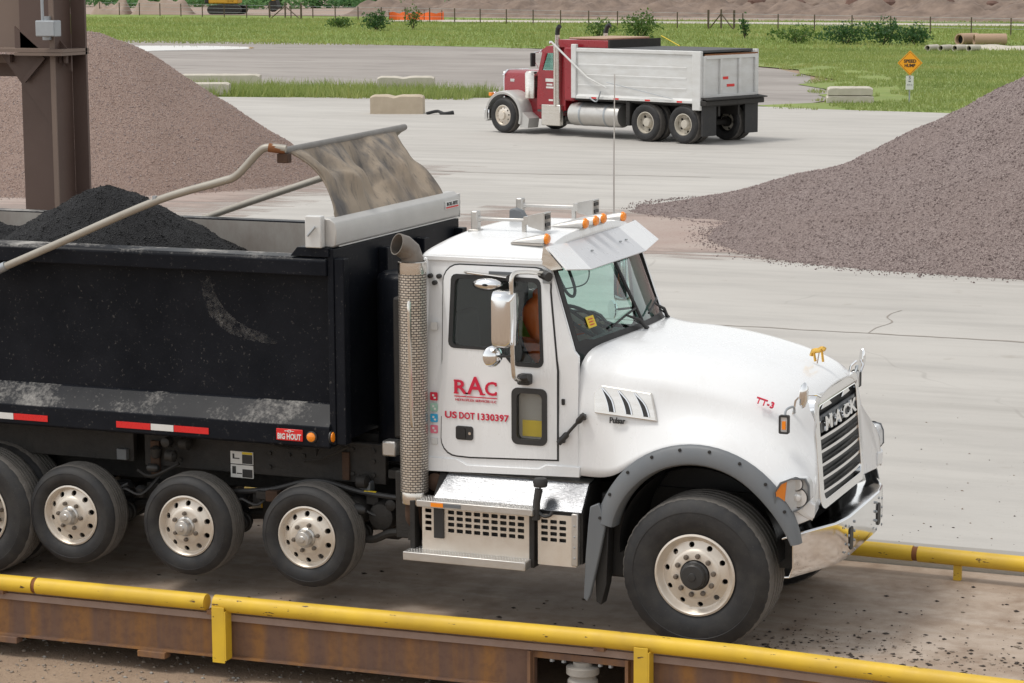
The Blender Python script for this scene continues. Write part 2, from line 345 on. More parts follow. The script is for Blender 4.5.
    def build(s, name, mats, parent=None, smooth=35, bevel=0, seg=2, origin=None):
        if origin is not None: s.v = [(a-origin[0], b-origin[1], c-origin[2]) for a, b, c in s.v]
        ob = link(name, s.mesh(name, mats, smooth), parent)
        if origin is not None: ob.location = origin
        if bevel:
            b = ob.modifiers.new('bevel', 'BEVEL'); b.width = bevel; b.segments = seg; b.limit_method = 'ANGLE'; b.angle_limit = R(40); b.harden_normals = False
        return ob
def link(name, data, parent=None):
    ob = bpy.data.objects.new(name, data); COL.objects.link(ob)
    if parent is not None: ob.parent = parent
    return ob
def tag(o, label=None, cat=None, group=None, kind=None):
    for k, v in (('label', label), ('category', cat), ('group', group), ('kind', kind)):
        if v: o[k] = v
    return o
def thing(name, label, cat, loc=(0,0,0), rz=0, group=None):
    o = link(name, None); o.location = loc; o.rotation_euler = (0,0,rz); o.empty_display_size = .2
    return tag(o, label, cat, group)
def copy_tree(o, parent=None):
    c = o.copy(); COL.objects.link(c); c.parent = parent
    for ch in o.children: copy_tree(ch, c)
    return c
def rr(x0, x1, y0, y1, r, n=4):
    out = []
    for cx, cy, a in ((x1-r, y1-r, 0), (x0+r, y1-r, 90), (x0+r, y0+r, 180), (x1-r, y0+r, 270)):
        for k in range(n+1): b = R(a+90*k/n); out.append((cx+r*math.cos(b), cy+r*math.sin(b)))
    return out
def arc(cx, cy, r, a0, a1, n): return [(cx+r*math.cos(R(a0+(a1-a0)*i/n)), cy+r*math.sin(R(a0+(a1-a0)*i/n))) for i in range(n+1)]
def crom(pts, m=6):
    P = [Vector(p) for p in pts]; out = []
    for i in range(len(P)-1):
        a, b, c, d = P[max(i-1,0)], P[i], P[i+1], P[min(i+2,len(P)-1)]
        for k in range(m):
            t_ = k/m; out.append(.5*((2*b)+(c-a)*t_+(2*a-5*b+4*c-d)*t_*t_+(3*b-a-3*c+d)*t_**3))
    return out+[P[-1]]
def fast_mesh(name, verts, faces, mat_names, midx=None, smooth=False):
    """numpy mesh of equal-sided faces"""
    me = bpy.data.meshes.new(name); nf, k = faces.shape
    me.vertices.add(len(verts)); me.vertices.foreach_set('co', verts.astype(np.float32).ravel())
    me.loops.add(nf*k); me.loops.foreach_set('vertex_index', faces.astype(np.int32).ravel())
    me.polygons.add(nf); me.polygons.foreach_set('loop_start', np.arange(0, nf*k, k, dtype=np.int32)); me.polygons.foreach_set('loop_total', np.full(nf, k, dtype=np.int32))
    for m in mat_names: me.materials.append(MATS[m])
    if midx is not None: me.polygons.foreach_set('material_index', midx.astype(np.int32))
    if smooth: me.polygons.foreach_set('use_smooth', np.ones(nf, dtype=bool))
    me.update(calc_edges=True); return me
def text_mesh(txt, height, width, depth=.004, bold=0., spacing=1.):
    """lettering as a thin raised mesh in its own x-y plane, centred at the origin"""
    cu_ = bpy.data.curves.new('lettering', 'FONT'); cu_.body = txt; cu_.size = 1; cu_.extrude = .5; cu_.offset = bold; cu_.space_character = spacing; cu_.resolution_u = 3
    ob = bpy.data.objects.new('lettering', cu_); COL.objects.link(ob); dg = bpy.context.evaluated_depsgraph_get()
    me = bpy.data.meshes.new_from_object(ob.evaluated_get(dg)); bpy.data.objects.remove(ob); bpy.data.curves.remove(cu_)
    co = np.zeros(len(me.vertices)*3); me.vertices.foreach_get('co', co); co = co.reshape(-1, 3)
    lo, hi = co.min(0), co.max(0); co = (co-(lo+hi)/2)/np.maximum(hi-lo, 1e-6)*np.array([width, height, depth])
    me.vertices.foreach_set('co', co.ravel()); me.materials.clear(); me.update(); return me
def text_on(name, txt, height, width, material, parent, origin, xdir, ydir, bold=0., depth=.004, spacing=1.):
    me = text_mesh(txt, height, width, depth, bold, spacing); me.materials.append(MATS[material]); ob = link(name, me, parent)
    x = Vector(xdir).normalized(); y = Vector(ydir); y = (y-x*y.dot(x)).normalized(); z = x.cross(y)
    M = Matrix((x, y, z)).transposed().to_4x4(); M.translation = Vector(origin); ob.matrix_local = M; return ob
# ================================================================== SETTING
YARD_Z, LOW_Z = .10, -.45
def ground_poly(name, poly, z, material, kind='structure', thick=None):
    m = MB()
    if thick: m.xy(poly, z-thick, z)
    else: m.add([(a, b, z) for a, b in poly], [tuple(range(len(poly)))])
    return tag(m.build(name, material, smooth=0), kind=kind)
# one sheet: low dirt on the camera's side of the weighbridge, the plain beyond it
m = MB(); E_ = 1500
m.add([(-E_,-400,LOW_Z),(E_,-400,LOW_Z),(E_,1.95,LOW_Z),(-E_,1.95,LOW_Z)], [(0,1,2,3)])
m.add([(-E_,1.95,LOW_Z),(E_,1.95,LOW_Z),(E_,1.95,.02),(-E_,1.95,.02)], [(0,1,2,3)])
m.add([(-E_,1.95,.02),(E_,1.95,.02),(E_,1500,.02),(-E_,1500,.02)], [(0,1,2,3)])
tag(m.build('ground', 'dirt', smooth=0), kind='structure')
# yard pavement with an uneven far edge
edge = [(40,57),(8,58.2),(-9.4,58.8),(-12,59.5),(-15,60.0),(-17.3,60.8),(-21,61.5),(-25,63),(-28,62.9),(-31,62.2),(-36.9,60.7),(-42,60),(-60,58),(-90,55)]
ground_poly('yard_pavement', [(-90,1.84),(40,1.84)]+edge, YARD_Z, 'yard_concrete', thick=.6)
ground_poly('gravel_lot', [(-160,66),(-30,66),(-28,62),(-17.2,60.6),(-16.6,67),(-17.5,70),(-20,76),(-22,83),(-25,89),(-32,97),(-40,106),(-47,111.5),(-62,115.6),(-74,117),(-160,124)], .045, 'gravel_lot')
ground_poly('verge', [(40,56),(8,58),(-9.4,58.5),(-12,59.1),(-16.2,60.1),(-18.2,62),(-16.0,65),(-17.9,69),(-17.4,71),(-20.6,76),(-20.0,80),(-23,85),(-24,88.5),(-30,95),(-33,99),(-40,107),(-40,112),(40,112)], .065, 'grass_soil')
ground_poly('verge', [(-30,62.2),(-33,61.6),(-37.2,60.2),(-43,59.5),(-46,63),(-41,66.6),(-34,67.4),(-29.6,66),(-28.6,64)], .065, 'grass_soil')
ground_poly('field', [(-200,118),(-74,117),(-62,115.6),(-47,111),(-38,108),(60,108),(60,172),(-60,176),(-200,196)], .055, 'field_soil')
ground_poly('far_road', [(-80,164),(40,156),(40,161.5),(-80,170)], .085, 'far_road')
ground_poly('far_earthworks', [(-260,192),(-90,182),(-62,173),(60,170),(140,300),(-300,330)], .07, 'pink_soil')
ground_poly('pink_spill', [(-13.5,20.2),(-5,20.2),(-5,27.4),(-13.5,27.4)], YARD_Z+.004, 'pink_dust')
ground_poly('pink_skirt', [(-34,22.2),(-17,22.2),(-17,36),(-34,36)], YARD_Z+.004, 'pink_dust')
# joints and cracks of the pavement: ragged dark strips, four millimetres proud of it
def crack(name, pts, w, seed):
    c = crom([(x, y, 0) for x, y in pts], 10); a = []; b = []
    for i, p in enumerate(c):
        d = (c[min(i+1, len(c)-1)]-c[max(i-1, 0)]).normalized(); n_ = Vector((-d.y, d.x, 0)); k = w*(.35+1.1*abs(noise.noise((p.x*1.7, p.y*1.7, seed)))); j = n_*.05*noise.noise((p.x*2.3, p.y*2.3, seed+3)); a.append((p.x+j.x+n_.x*k, p.y+j.y+n_.y*k, YARD_Z+.004)); b.append((p.x+j.x-n_.x*k, p.y+j.y-n_.y*k, YARD_Z+.004))
    tag(MB().grid([a, b]).build(name, 'crack_dirt', smooth=0), kind='structure')
mat('crack_dirt', (.24,.21,.18), (.33,.30,.265), .6, 6, .95)
crack('pavement_joint', [(-16+i*1.1, 13.62-.02*i) for i in range(24)], .045, 1); crack('pavement_joint', [(-24+i*1.6, 34.5+.3*math.sin(i)) for i in range(9)], .05, 5)
crack('pavement_crack', [(-2.3,13.4),(-2.34,13.9),(-2.25,14.4),(-2.45,15.0),(-2.40,15.6)], .016, 2)
# rain puddle on the gravel lot
pd = [(-69.9,108.4),(-66,109.5),(-62,108.2),(-60.8,105.6),(-62.2,103.8),(-64.5,101.5),(-64.4,98.4),(-67.6,99.2),(-72,102),(-73,106)]
ground_poly('puddle', [(p.x, p.y) for p in crom([(a, b, 0) for a, b in pd+pd[:1]], 4)[:-1]], .055, 'water')

# ------------------------------------------------------------------ gravel heaps (heightfields of merged cones) with loose stones on them
def heap(name, label, cones, bounds, step, material, stones, smats, seed, z0=YARD_Z, slope=.66, lump=.10):
    x0, x1, y0, y1 = bounds; xs = np.arange(x0, x1+step, step); ys = np.arange(y0, y1+step, step)
    X, Y = np.meshgrid(xs, ys); Z = np.full(X.shape, -9.)
    for cx, cy, h, rad in cones:
        d = np.sqrt((X-cx)**2+(Y-cy)**2); c = h*(1-np.sqrt(d*d+(.10*rad)**2)/rad)*1.06
        k = .22; Z = np.where(np.abs(Z-c) < k, np.maximum(Z, c)+(k-np.abs(Z-c))**2/(4*k), np.maximum(Z, c))
    N = np.array([[noise.fractal((x*.55, y*.55, seed), .9, 2.1, 4) for x in xs] for y in ys])
    N2 = np.array([[noise.noise((x*3.1, y*3.1, seed+5)) for x in xs] for y in ys])
    Z = Z+N*lump*np.clip(Z+.3, 0, 1)+N2*.02; Z = np.maximum(Z, -.12)
    ny, nx = Z.shape; V = np.stack([X, Y, Z+z0], -1).reshape(-1, 3)
    idx = np.arange(nx*ny).reshape(ny, nx); F = np.stack([idx[:-1,:-1], idx[:-1,1:], idx[1:,1:], idx[1:,:-1]], -1).reshape(-1, 4)
    F = F[(V[F][:, :, 2] > z0-.119).any(1)]
    u, inv = np.unique(F, return_inverse=True)
    root = thing(name, label, 'gravel pile', (0, 0, 0))
    link('heap', fast_mesh('heap', V[u], inv.reshape(F.shape), [material], smooth=True), root)
    g = np.random.default_rng(seed); n = stones
    px, py = g.uniform(x0, x1, n*3), g.uniform(y0, y1, n*3)
    gx = np.clip(((px-x0)/step).astype(int), 0, nx-2); gy = np.clip(((py-y0)/step).astype(int), 0, ny-2); fx = (px-x0)/step-gx; fy = (py-y0)/step-gy
    pz = Z[gy,gx]*(1-fx)*(1-fy)+Z[gy,gx+1]*fx*(1-fy)+Z[gy+1,gx]*(1-fx)*fy+Z[gy+1,gx+1]*fx*fy
    ok = np.where(pz > .0)[0][:n]; P = np.stack([px, py, pz+z0], -1)[ok]
    sc = g.uniform(.011, .027, len(ok))[:, None, None]
    octa = np.array([[1,0,0],[-1,0,0],[0,1,0],[0,-1,0],[0,0,1],[0,0,-1]], float)
    V = P[:, None, :]+octa[None]*sc*g.uniform(.5, 1.3, (len(ok), 6, 1)); of = np.array([[0,2,4],[2,1,4],[1,3,4],[3,0,4],[2,0,5],[1,2,5],[3,1,5],[0,3,5]])
    F = (np.arange(len(ok))[:, None, None]*6+of[None]).reshape(-1, 3)
    st = link('loose_stones', fast_mesh('loose_stones', V.reshape(-1, 3), F, smats, np.repeat(g.choice(len(smats), len(ok), p=[.55,.25,.2]), 8)), root); tag(st, kind='stuff')
    return root
heap('gravel_pile', 'tall heap of purple grey crushed stone right of the white truck', [(-2.3,25.3,2.8,5.7),(-.3,25.6,4.15,6.3),(2.4,26.4,5.6,7.3),(.2,28.6,4.1,6.6),(-4.4,29.2,1.6,4.8),(-7.4,28.8,.65,2.5),(-8.9,28.0,.25,1.7)], (-12,11,18,38), .16, 'gravel_purple', 75000, ['stone_mid','stone_dark','stone_pale'], 3)
heap('gravel_pile', 'heap of pinkish crushed stone behind the brown steel column', [(-24.7,30.75,3.45,5.5),(-27.5,31.1,3.3,5.6),(-31,31.3,3.1,5.6)], (-37,-17,24,38), .16, 'gravel_pink', 45000, ['stone_pink','stone_mid','stone_pale'], 4)

def fringe(name, cx, cy, rx, ry, n, mats_, seed):           # loose stones that rolled off the foot of a heap
    g = np.random.default_rng(seed); a = g.uniform(0, 2*PI, n); d = 1+np.abs(g.normal(0, .045, n)); P = np.stack([cx+np.cos(a)*rx*d, cy+np.sin(a)*ry*d, np.full(n, YARD_Z+.006)], -1)
    s_ = (.006+.016*g.random(n)**2)[:, None, None]; octa = np.array([[1,0,0],[-1,0,0],[0,1,0],[0,-1,0],[0,0,1],[0,0,-1]], float)
    V = P[:, None, :]+octa[None]*s_*g.uniform(.5, 1.3, (n, 6, 1)); of = np.array([[0,2,4],[2,1,4],[1,3,4],[3,0,4],[2,0,5],[1,2,5],[3,1,5],[0,3,5]])
    tag(link(name, fast_mesh(name, V.reshape(-1, 3), (np.arange(n)[:, None, None]*6+of[None]).reshape(-1, 3), mats_, np.repeat(g.choice(len(mats_), n), 8))), kind='stuff')
fringe('rolled_stones', -2.3, 25.3, 5.6, 5.6, 5000, ['stone_mid','stone_dark'], 61); fringe('rolled_stones', -6.5, 28.6, 4.0, 3.2, 2500, ['stone_mid','stone_dark'], 62); fringe('rolled_stones', -24.7, 30.75, 5.3, 5.3, 3500, ['stone_pink','stone_mid'], 63)
# ------------------------------------------------------------------ weighbridge
wb = thing('weighbridge', 'steel truck scale with yellow pipe guide rails under the white dump truck', 'truck scale', (0, 0, LOW_Z))
WZ = -LOW_Z
near = [(-11,-2.06),(-5.47,-1.82),(-3.66,-1.765)], [(-3.62,-1.762),(-2.57,-1.73),(-.56,-1.64),(.48,-1.65),(1.49,-1.73),(2.42,-1.80),(6,-2.08)]
nl = [p for s in near for p in s]
def off(pts, d): return [(x, y+d) for x, y in pts]
m = MB(); m.xy([(-11,1.78),(9,1.78)]+[(9,-2.25)]+[(x, y) for x, y in off(nl, .1)][::-1], -.06+WZ, 0+WZ); m.build('deck', 'deck_surface', wb, smooth=0)
m = MB()
for a, b in zip(nl[:-1], nl[1:]): m.ext([(a[0],a[1]+.02,.055+WZ),(b[0],b[1]+.02,.055+WZ),(b[0],b[1]+.16,.055+WZ),(a[0],a[1]+.16,.055+WZ)], (0,0,-.05))
m.build('edge_plate', 'flange_pale', wb, smooth=0)
def beam(pts, name='side_beam'):
    m = MB()
    for a, b in zip(pts[:-1], pts[1:]):
        for (y0, y1, z0, z1) in ((.06,.075,-.27,.0),(.03,.14,-.0,.012),(.0,.14,-.285,-.27)):
            m.ext([(a[0],a[1]+y0,z0+WZ),(b[0],b[1]+y0,z0+WZ),(b[0],b[1]+y1,z0+WZ),(a[0],a[1]+y1,z0+WZ)], (0,0,z1-z0))
    return m.build(name, 'rust_beam', wb, smooth=0)
beam(near[0][:2]+[(-1.08,-1.664)]); beam([(-.36,-1.642)]+near[1][3:])
m = MB()                                                    # end plates and the bracket over the load cell, in the gap between the beams
for x, y in ((-1.10,-1.66),(-.36,-1.64)): m.box(x-.012, x+.012, y-.0, y+.14, -.285+WZ, -.001+WZ)
m.box(-1.08, -.37, -1.60, -1.50, -.06+WZ, -.012+WZ); m.build('end_plate', 'rust_beam', wb, smooth=0)
m = MB(); m.lathe([(.085,-.30),(.11,-.26),(.11,-.20),(.095,-.18),(.095,-.16),(.12,-.15),(.12,-.10),(.07,-.09),(.07,-.061)], (-.72,-1.56,WZ), 'z', 20); m.box(-.86,-.58,-1.64,-1.46,-.45+WZ,-.30+WZ); m.build('load_cell', 'rail_concrete', wb)
for x in (-.95,-.86,-.58,-.50):
    m = MB(); m.lathe([(.018,-.082),(.018,-.061)], (x,-1.58,WZ), 'z', 6); m.build('bolt', 'galvanised', wb)
for i, x in enumerate((-5.45,-4.15,-6.8)):
    m = MB(); y = -1.80+(x+5.2)*.03; m.box(x-.12, x+.12, y-.03, y+.06, -.335+WZ, -.286+WZ); m.build('foot_lug', 'rust_beam', wb, bevel=.004)
PIPE = .064
def pipe_rail(path, z):
    return MB().tube([(x, y, z+WZ) for x, y in path], PIPE, 16).build('guide_rail', 'yellow_rail', wb)
nz = .142
pipe_rail([(-11,-2.06),(-5.17,-1.809)], nz); pipe_rail([(-5.135,-1.808),(-3.67,-1.766)], nz)
for seg in ([(-3.60,-1.762)]+near[1][1:],): pipe_rail(seg, nz)
for a in ((-5.153,-1.8085),):
    m = MB(); m.tube([(a[0]-.02,a[1]-.001,nz+WZ),(a[0]+.02,a[1],nz+WZ)], PIPE*.9, 14); m.build('pipe_joint', 'rust_pipe', wb)
def bracket(x, y):
    m = MB(); m.box(x-.075, x+.03, y-.075, y-.063, -.30+WZ, .13+WZ); m.box(x+.03, x+.042, y-.075, y+.02, -.28+WZ, .10+WZ); m.box(x-.075,x-.063,y-.063,y+.02,-.28+WZ,.10+WZ)
    m.build('rail_bracket', 'yellow_rail', wb, smooth=0, bevel=.002)
bracket(-3.52,-1.76); bracket(-.20,-1.655); bracket(3.1,-1.86); bracket(-6.9,-1.88)
for x, y in nl[1:-1:2]:
    m = MB(); m.box(x-.04, x+.04, y-.03, y+.04, .054+WZ, .09+WZ); m.build('rail_chock', 'rust_beam', wb)
fr = [(-11,1.60),(.55,1.50),(.985,1.48)], [(1.03,1.478),(1.88,1.44),(7,1.22)]
fz = .185
for s in fr: pipe_rail([(x, y) for x, y in s], fz)
m = MB(); m.tube([(.97,1.481,fz+WZ),(1.045,1.477,fz+WZ)], PIPE*.9, 14); m.build('pipe_joint', 'rust_pipe', wb)
for x in (-8,-5,-2,.2,1.35,3.2):
    y = 1.5-.035*(x-.5); m = MB(); m.box(x-.03, x+.03, y-.02, y+.03, .001+WZ, fz-.05+WZ); m.build('rail_post', 'yellow_rail', wb)
# concrete kerb of the pit on the far side
tag(MB().box(-30,20,1.80,2.06,LOW_Z,YARD_Z+.035).build('pit_kerb', 'rail_concrete', bevel=.015), kind='structure')

# asphalt crumbs on the deck and stones on the dirt: uncountable
def scatter(name, n, fn, size, mats_, seed, parent=None, flat=.6):
    g = np.random.default_rng(seed); P = np.array([fn(g) for _ in range(n)]); s = (size[0]+(size[1]-size[0])*g.random(n)**3)[:, None, None]
    octa = np.array([[1,0,0],[-1,0,0],[0,1,0],[0,-1,0],[0,0,1],[0,0,-1]], float)*np.array([1,1,flat])
    V = P[:, None, :]+octa[None]*s*g.uniform(.6, 1.4, (n, 6, 1)); of = np.array([[0,2,4],[2,1,4],[1,3,4],[3,0,4],[2,0,5],[1,2,5],[3,1,5],[0,3,5]])
    F = (np.arange(n)[:, None, None]*6+of[None]).reshape(-1, 3)
    return tag(link(name, fast_mesh(name, V.reshape(-1, 3), F, mats_, np.repeat(g.choice(len(mats_), n), 8)), parent), kind='stuff')
def deck_pt(g):
    x = g.uniform(.1, 3.2) if g.random() < .8 else g.uniform(-7, 3); y = np.clip(g.normal(-.80, .30), -1.5, 1.3) if g.random() < .8 else g.uniform(-1.5, 1.3)
    return (x, y, .004)
scatter('asphalt_crumbs', 1100, deck_pt, (.004, .026), ['asphalt_crumb','asphalt_crumb','pebble'], 11, flat=.35)
scatter('yard_crumbs', 900, lambda g: (g.uniform(-9, 6), 2.1+abs(g.normal(0, 3.)), YARD_Z+.002), (.003, .016), ['asphalt_crumb','pebble'], 12)
scatter('dirt_stones', 5000, lambda g: (g.uniform(-8, 3), g.uniform(-3.6, -1.0), LOW_Z+.004), (.004, .024), ['pebble','pebble','rail_concrete'], 13)
# ================================================================== WHITE DUMP TRUCK  (x forward, -y the side we see, z=0 the scale deck)
tk = thing('dump_truck', 'white cab dump truck with black box loaded with asphalt standing on scale', 'dump truck', (0, 0, 0))

def tyre_mesh(name, Rt, w, rim, n=96, ribs=4, lugs=3, notch=.010):
    b = Rt-rim
    side = [(rim-.015,.035),(rim+.004,.008),(rim+.03*b/.2,-.012),(rim+.40*b,-.028),(rim+.62*b,-.024),(rim+.63*b,-.027),(rim+.66*b,-.026),(rim+.78*b,-.012),(rim+.88*b,.006),(rim+.95*b,.022)]
    prof = list(side); t0 = .04; t1 = w-.04; gw = .012; prof.append((Rt-.004, t0))
    for k in range(ribs):
        c = t0+(t1-t0)*(k+1)/(ribs+1); prof += [(Rt, c-gw),(Rt-.016, c-gw*.7),(Rt-.016, c+gw*.7),(Rt, c+gw)]
    prof.append((Rt-.004, t1)); prof += [(r, w-h) for r, h in side[::-1]]
    shoulder = {len(side)-1, len(side), len(prof)-len(side), len(prof)-len(side)-1}
    m = MB(); m.lathe(prof, (0,0,0), 'y', n, lambda i, k, r: r-(notch if (i in shoulder and k % lugs == 0) else 0), caps=False)
    i0, i1 = len(side)-1, len(prof)-len(side)
    m.m = [1 if i0 <= q//n < i1 else 0 for q in range(len(m.f))]
    return m.mesh(name, ['rubber','tread'], 40)
def holed_ring(m, r1, r2, h1, h2, nh, rh, hr, per=6):
    """annulus between r1 and r2 with nh real round holes of radius rh at radius hr"""
    hf = lambda r: h1+(h2-h1)*(r-r1)/(r2-r1)
    for k in range(nh):
        a0, a1 = 2*PI*(k-.5)/nh, 2*PI*(k+.5)/nh; am = 2*PI*k/nh; loop = []
        for i in range(per): loop.append((r1, a0+(a1-a0)*i/per))
        for i in range(per): loop.append((r1+(r2-r1)*i/per, a1))
        for i in range(per): loop.append((r2, a1+(a0-a1)*i/per))
        for i in range(per): loop.append((r2+(r1-r2)*i/per, a0))
        pts = [(r*math.cos(a), r*math.sin(a)) for r, a in loop]; cx, cy = hr*math.cos(am), hr*math.sin(am); inner = []
        for x, y in pts:
            d = math.hypot(x-cx, y-cy); inner.append((cx+(x-cx)*rh/d, cy+(y-cy)*rh/d))
        P = [(x, hf(math.hypot(x, y)), y) for x, y in pts]; I = [(x, hf(math.hypot(x, y)), y) for x, y in inner]; D = [(x, hf(math.hypot(x, y))+.02, y) for x, y in inner]
        m.grid([P+P[:1], I+I[:1], D+D[:1]])
def make_wheel(kind, parent):
    """returns a part: the wheel disc, with tyre, hub and nuts as its pieces; outer face towards -y"""
    m = MB()
    if kind == 'steer':
        Rt, w, rim = .565, .42, .292
        m.lathe([(rim-.012,.10),(rim-.010,.03),(rim+.008,.006),(rim+.010,-.008),(rim-.004,-.014),(rim-.016,-.004),(rim-.030,.030),(.246,.040)], n=64, caps=False)
        holed_ring(m, .190, .246, .016, .040, 10, .0205, .220); m.lathe([(.190,.016),(.178,.004),(.165,.0),(.112,.0)], n=64, caps=False)
        hub, nut = [(.106,.02),(.106,-.012),(.100,-.020),(.094,-.022),(.088,-.060),(.080,-.068),(.03,-.070),(.026,-.078),(.0,-.08)], (10, .143, .0, .019)
    elif kind == 'pusher':
        Rt, w, rim = .405, .245, .236
        m.lathe([(rim-.012,.10),(rim-.008,.03),(rim+.006,.006),(rim+.008,-.006),(rim-.004,-.011),(rim-.013,-.003),(rim-.022,.024),(.207,.030)], n=56, caps=False)
        holed_ring(m, .152, .207, .002, .030, 10, .0215, .181); m.lathe([(.152,.002),(.140,-.010),(.120,-.013),(.078,-.013)], n=56, caps=False)
        hub, nut = [(.078,.01),(.078,-.022),(.070,-.030),(.066,-.032),(.062,-.075),(.054,-.085),(.028,-.088),(.022,-.096),(.0,-.097)], (6, .104, -.013, .017)
    else:
        Rt, w, rim = .52, .28, .288
        m.lathe([(rim-.01,.10),(rim+.006,.006),(rim+.008,-.006),(rim-.004,-.011),(rim-.014,.0),(rim-.026,.09),(.262,.13)], n=56, caps=False)
        holed_ring(m, .175, .262, .165, .13, 8, .026, .218); m.lathe([(.175,.165),(.165,.17),(.10,.17)], n=56, caps=False)
        hub, nut = [(.112,.17),(.112,.06),(.104,.045),(.09,.035),(.0,.035)], (10, .143, .165, .017)
    wh = m.build('wheel', 'wheel_alloy', parent, 40)
    key = 'tyre_'+kind
    if key not in bpy.data.meshes: tyre_mesh(key, Rt, w, rim, *((160, 4, 4, .005) if kind == 'steer' else (72, 4, 3, .002) if kind == 'pusher' else (96, 4, 4, .006)))
    link('tyre', bpy.data.meshes[key], wh)
    h = MB().lathe(hub, n=24, caps=False).build('hub', 'dark_plastic' if kind == 'steer' else 'aluminium', wh)
    k, rad, hh, nr = nut
    for i in range(k):
        a = 2*PI*(i+.5)/k; q = MB(); q.lathe([(nr,0),(nr,-.018),(nr*.7,-.028),(0,-.029)], (rad*math.cos(a), hh, rad*math.sin(a)), 'y', 8); q.build('lug_nut', 'lug_dark', wh)
    d = MB(); d.lathe([(.20 if kind != 'pusher' else .16,.055 if kind != 'drive' else .2),(.20 if kind != 'pusher' else .16,w-.02)], n=24); d.build('brake_drum', 'chassis_black', wh)
    return wh
def set_wheel(w, x, y, z, far, spin): w.location = (x, y, z); w.rotation_euler = (0, spin if not far else -spin, PI if far else 0); return w
W = {k: None for k in ('steer','pusher','drive')}
def wheel_at(kind, x, y, z, far=False, spin=0.):
    if W[kind] is None: W[kind] = make_wheel(kind, tk); w = W[kind]
    else: w = copy_tree(W[kind], tk)
    return set_wheel(w, x, y, z, far, spin)
wheel_at('steer', 0,-1.19,.55, False,.16); wheel_at('steer', 0,1.19,.55, True,.5)
PX = [-3.131-1.052*i for i in range(3)]; PZ = .553
for i, x in enumerate(PX): wheel_at('pusher', x,-1.15,PZ, False, .3+.7*i); wheel_at('pusher', x,1.15,PZ, True, .9*i)
DX = (-6.11,-7.46)
for x in DX:
    for s in (-1, 1):
        wheel_at('drive', x, s*1.19, .515, s > 0, random.random()*3); wheel_at('drive', x, s*.86, .515, s > 0, random.random()*3)

# ---- chassis
for s in (-1, 1):
    m = MB(); m.box(-8.3,.62,s*.43-.04,s*.43+.04,.74,1.02); m.build('frame_rail', 'chassis_black', tk, bevel=.006)
    m = MB(); m.box(-8.3,-2.75,s*.48-.06,s*.48+.06,1.03,1.27); m.build('sub_frame', 'chassis_black', tk)
for x in (-7.9,-6.8,-5.4,-4.65,-3.6,-2.5,-1.4,-.4,.5):
    MB().box(x-.05,x+.05,-.385,.385,.78,.98).build('cross_member', 'chassis_black', tk)
for x in PX:
    m = MB(); m.tube([(x,-.93,PZ),(x,.93,PZ)], .062, 12); m.build('axle', 'chassis_black', tk)
    for s in (-1, 1):
        m = MB(); m.tube([(x,s*.55,PZ-.04),(x+.50,s*.55,PZ+.02)], .045, 8); m.build('control_arm', 'chassis_black', tk)
        m = MB(); m.lathe([(.06,0),(.10,.03),(.075,.05),(.105,.09),(.08,.11),(.10,.15),(.06,.19)], (x+.17,s*.62,PZ-.0), 'z', 16); m.build('air_spring', 'rubber', tk)
        m = MB(); m.lathe([(.04,0),(.075,.02),(.075,.06),(.085,.065),(.085,.08),(.075,.085),(.06,.14)], (x+.30,s*.86,PZ-.02), 'y', 16); m.build('brake_chamber', 'chassis_black', tk)
        m = MB(); m.box(x+.42,x+.56,s*.62-.06,s*.62+.06,PZ-.08,.76); m.build('hanger', 'chassis_black', tk, bevel=.01)
        m = MB(); m.tube(crom([(x+.3,s*.9,PZ+.08),(x+.36,s*.93,PZ+.2),(x+.5,s*.9,PZ+.16),(x+.62,s*.8,PZ+.3)],5), .012, 6); m.build('air_hose', 'dark_plastic', tk)
for x in DX:
    m = MB(); m.tube([(x,-.85,.515),(x,-.3,.515),(x,0,.515),(x,.3,.515),(x,.85,.515)], [.08,.09,.2,.09,.08], 14); m.build('axle', 'chassis_black', tk)
m = MB(); m.tube([(0,-.8,.47),(0,.8,.47)], .06, 10); m.build('axle', 'chassis_black', tk)
for s in (-1, 1):
    m = MB(); m.box(-.75,.62,s*.55-.04,s*.55+.04,.56,.66); m.build('leaf_spring', 'chassis_black', tk)
m = MB(); m.box(-1.05,.55,-.36,.36,.66,1.62); m.build('engine', 'chassis_black', tk, bevel=.05)
m = MB(); m.box(-2.3,-1.0,-.3,.3,.55,1.05); m.build('gearbox', 'chassis_black', tk, bevel=.08)
# black side panels, tanks and fittings between the pusher wheels and the box
m = MB(); m.box(-4.75,-2.62,-.80,-.74,.93,1.245); m.build('side_panel', 'chassis_black', tk, bevel=.006)
m = MB(); m.box(-6.9,-4.85,-.80,-.74,.95,1.245); m.build('side_panel', 'chassis_black', tk, bevel=.006)
for x in (-4.52,-4.42,-3.62,-3.45,-3.32,-2.98,-2.9,-2.72):
    for z in (1.0,1.11,1.19):
        if random.random() < .75: MB().lathe([(.018,0),(.018,-.014),(.0,-.016)], (x,-.80,z), 'y', 6).build('bolt', 'chassis_black', tk)
MB().box(-4.68,-4.60,-.83,-.80,.86,1.14).build('rusty_bracket', 'rust_dark', tk, bevel=.004)
MB().box(-2.98,-2.92,-.83,-.80,.95,1.17).build('rusty_bracket', 'rust_dark', tk, bevel=.004)
for c in ((-2.62,.70),(-2.86,.72)):
    m = MB(); m.lathe([(.05,0),(.10,.015),(.115,.06),(.115,.34),(.09,.38)], (c[0],-.92,c[1]), 'y', 20); m.build('air_tank', 'chassis_black', tk)
m = MB(); m.box(-2.76,-2.66,-.90,-.88,.865,.895); m.build('yellow_tag', 'yellow_decal', tk)
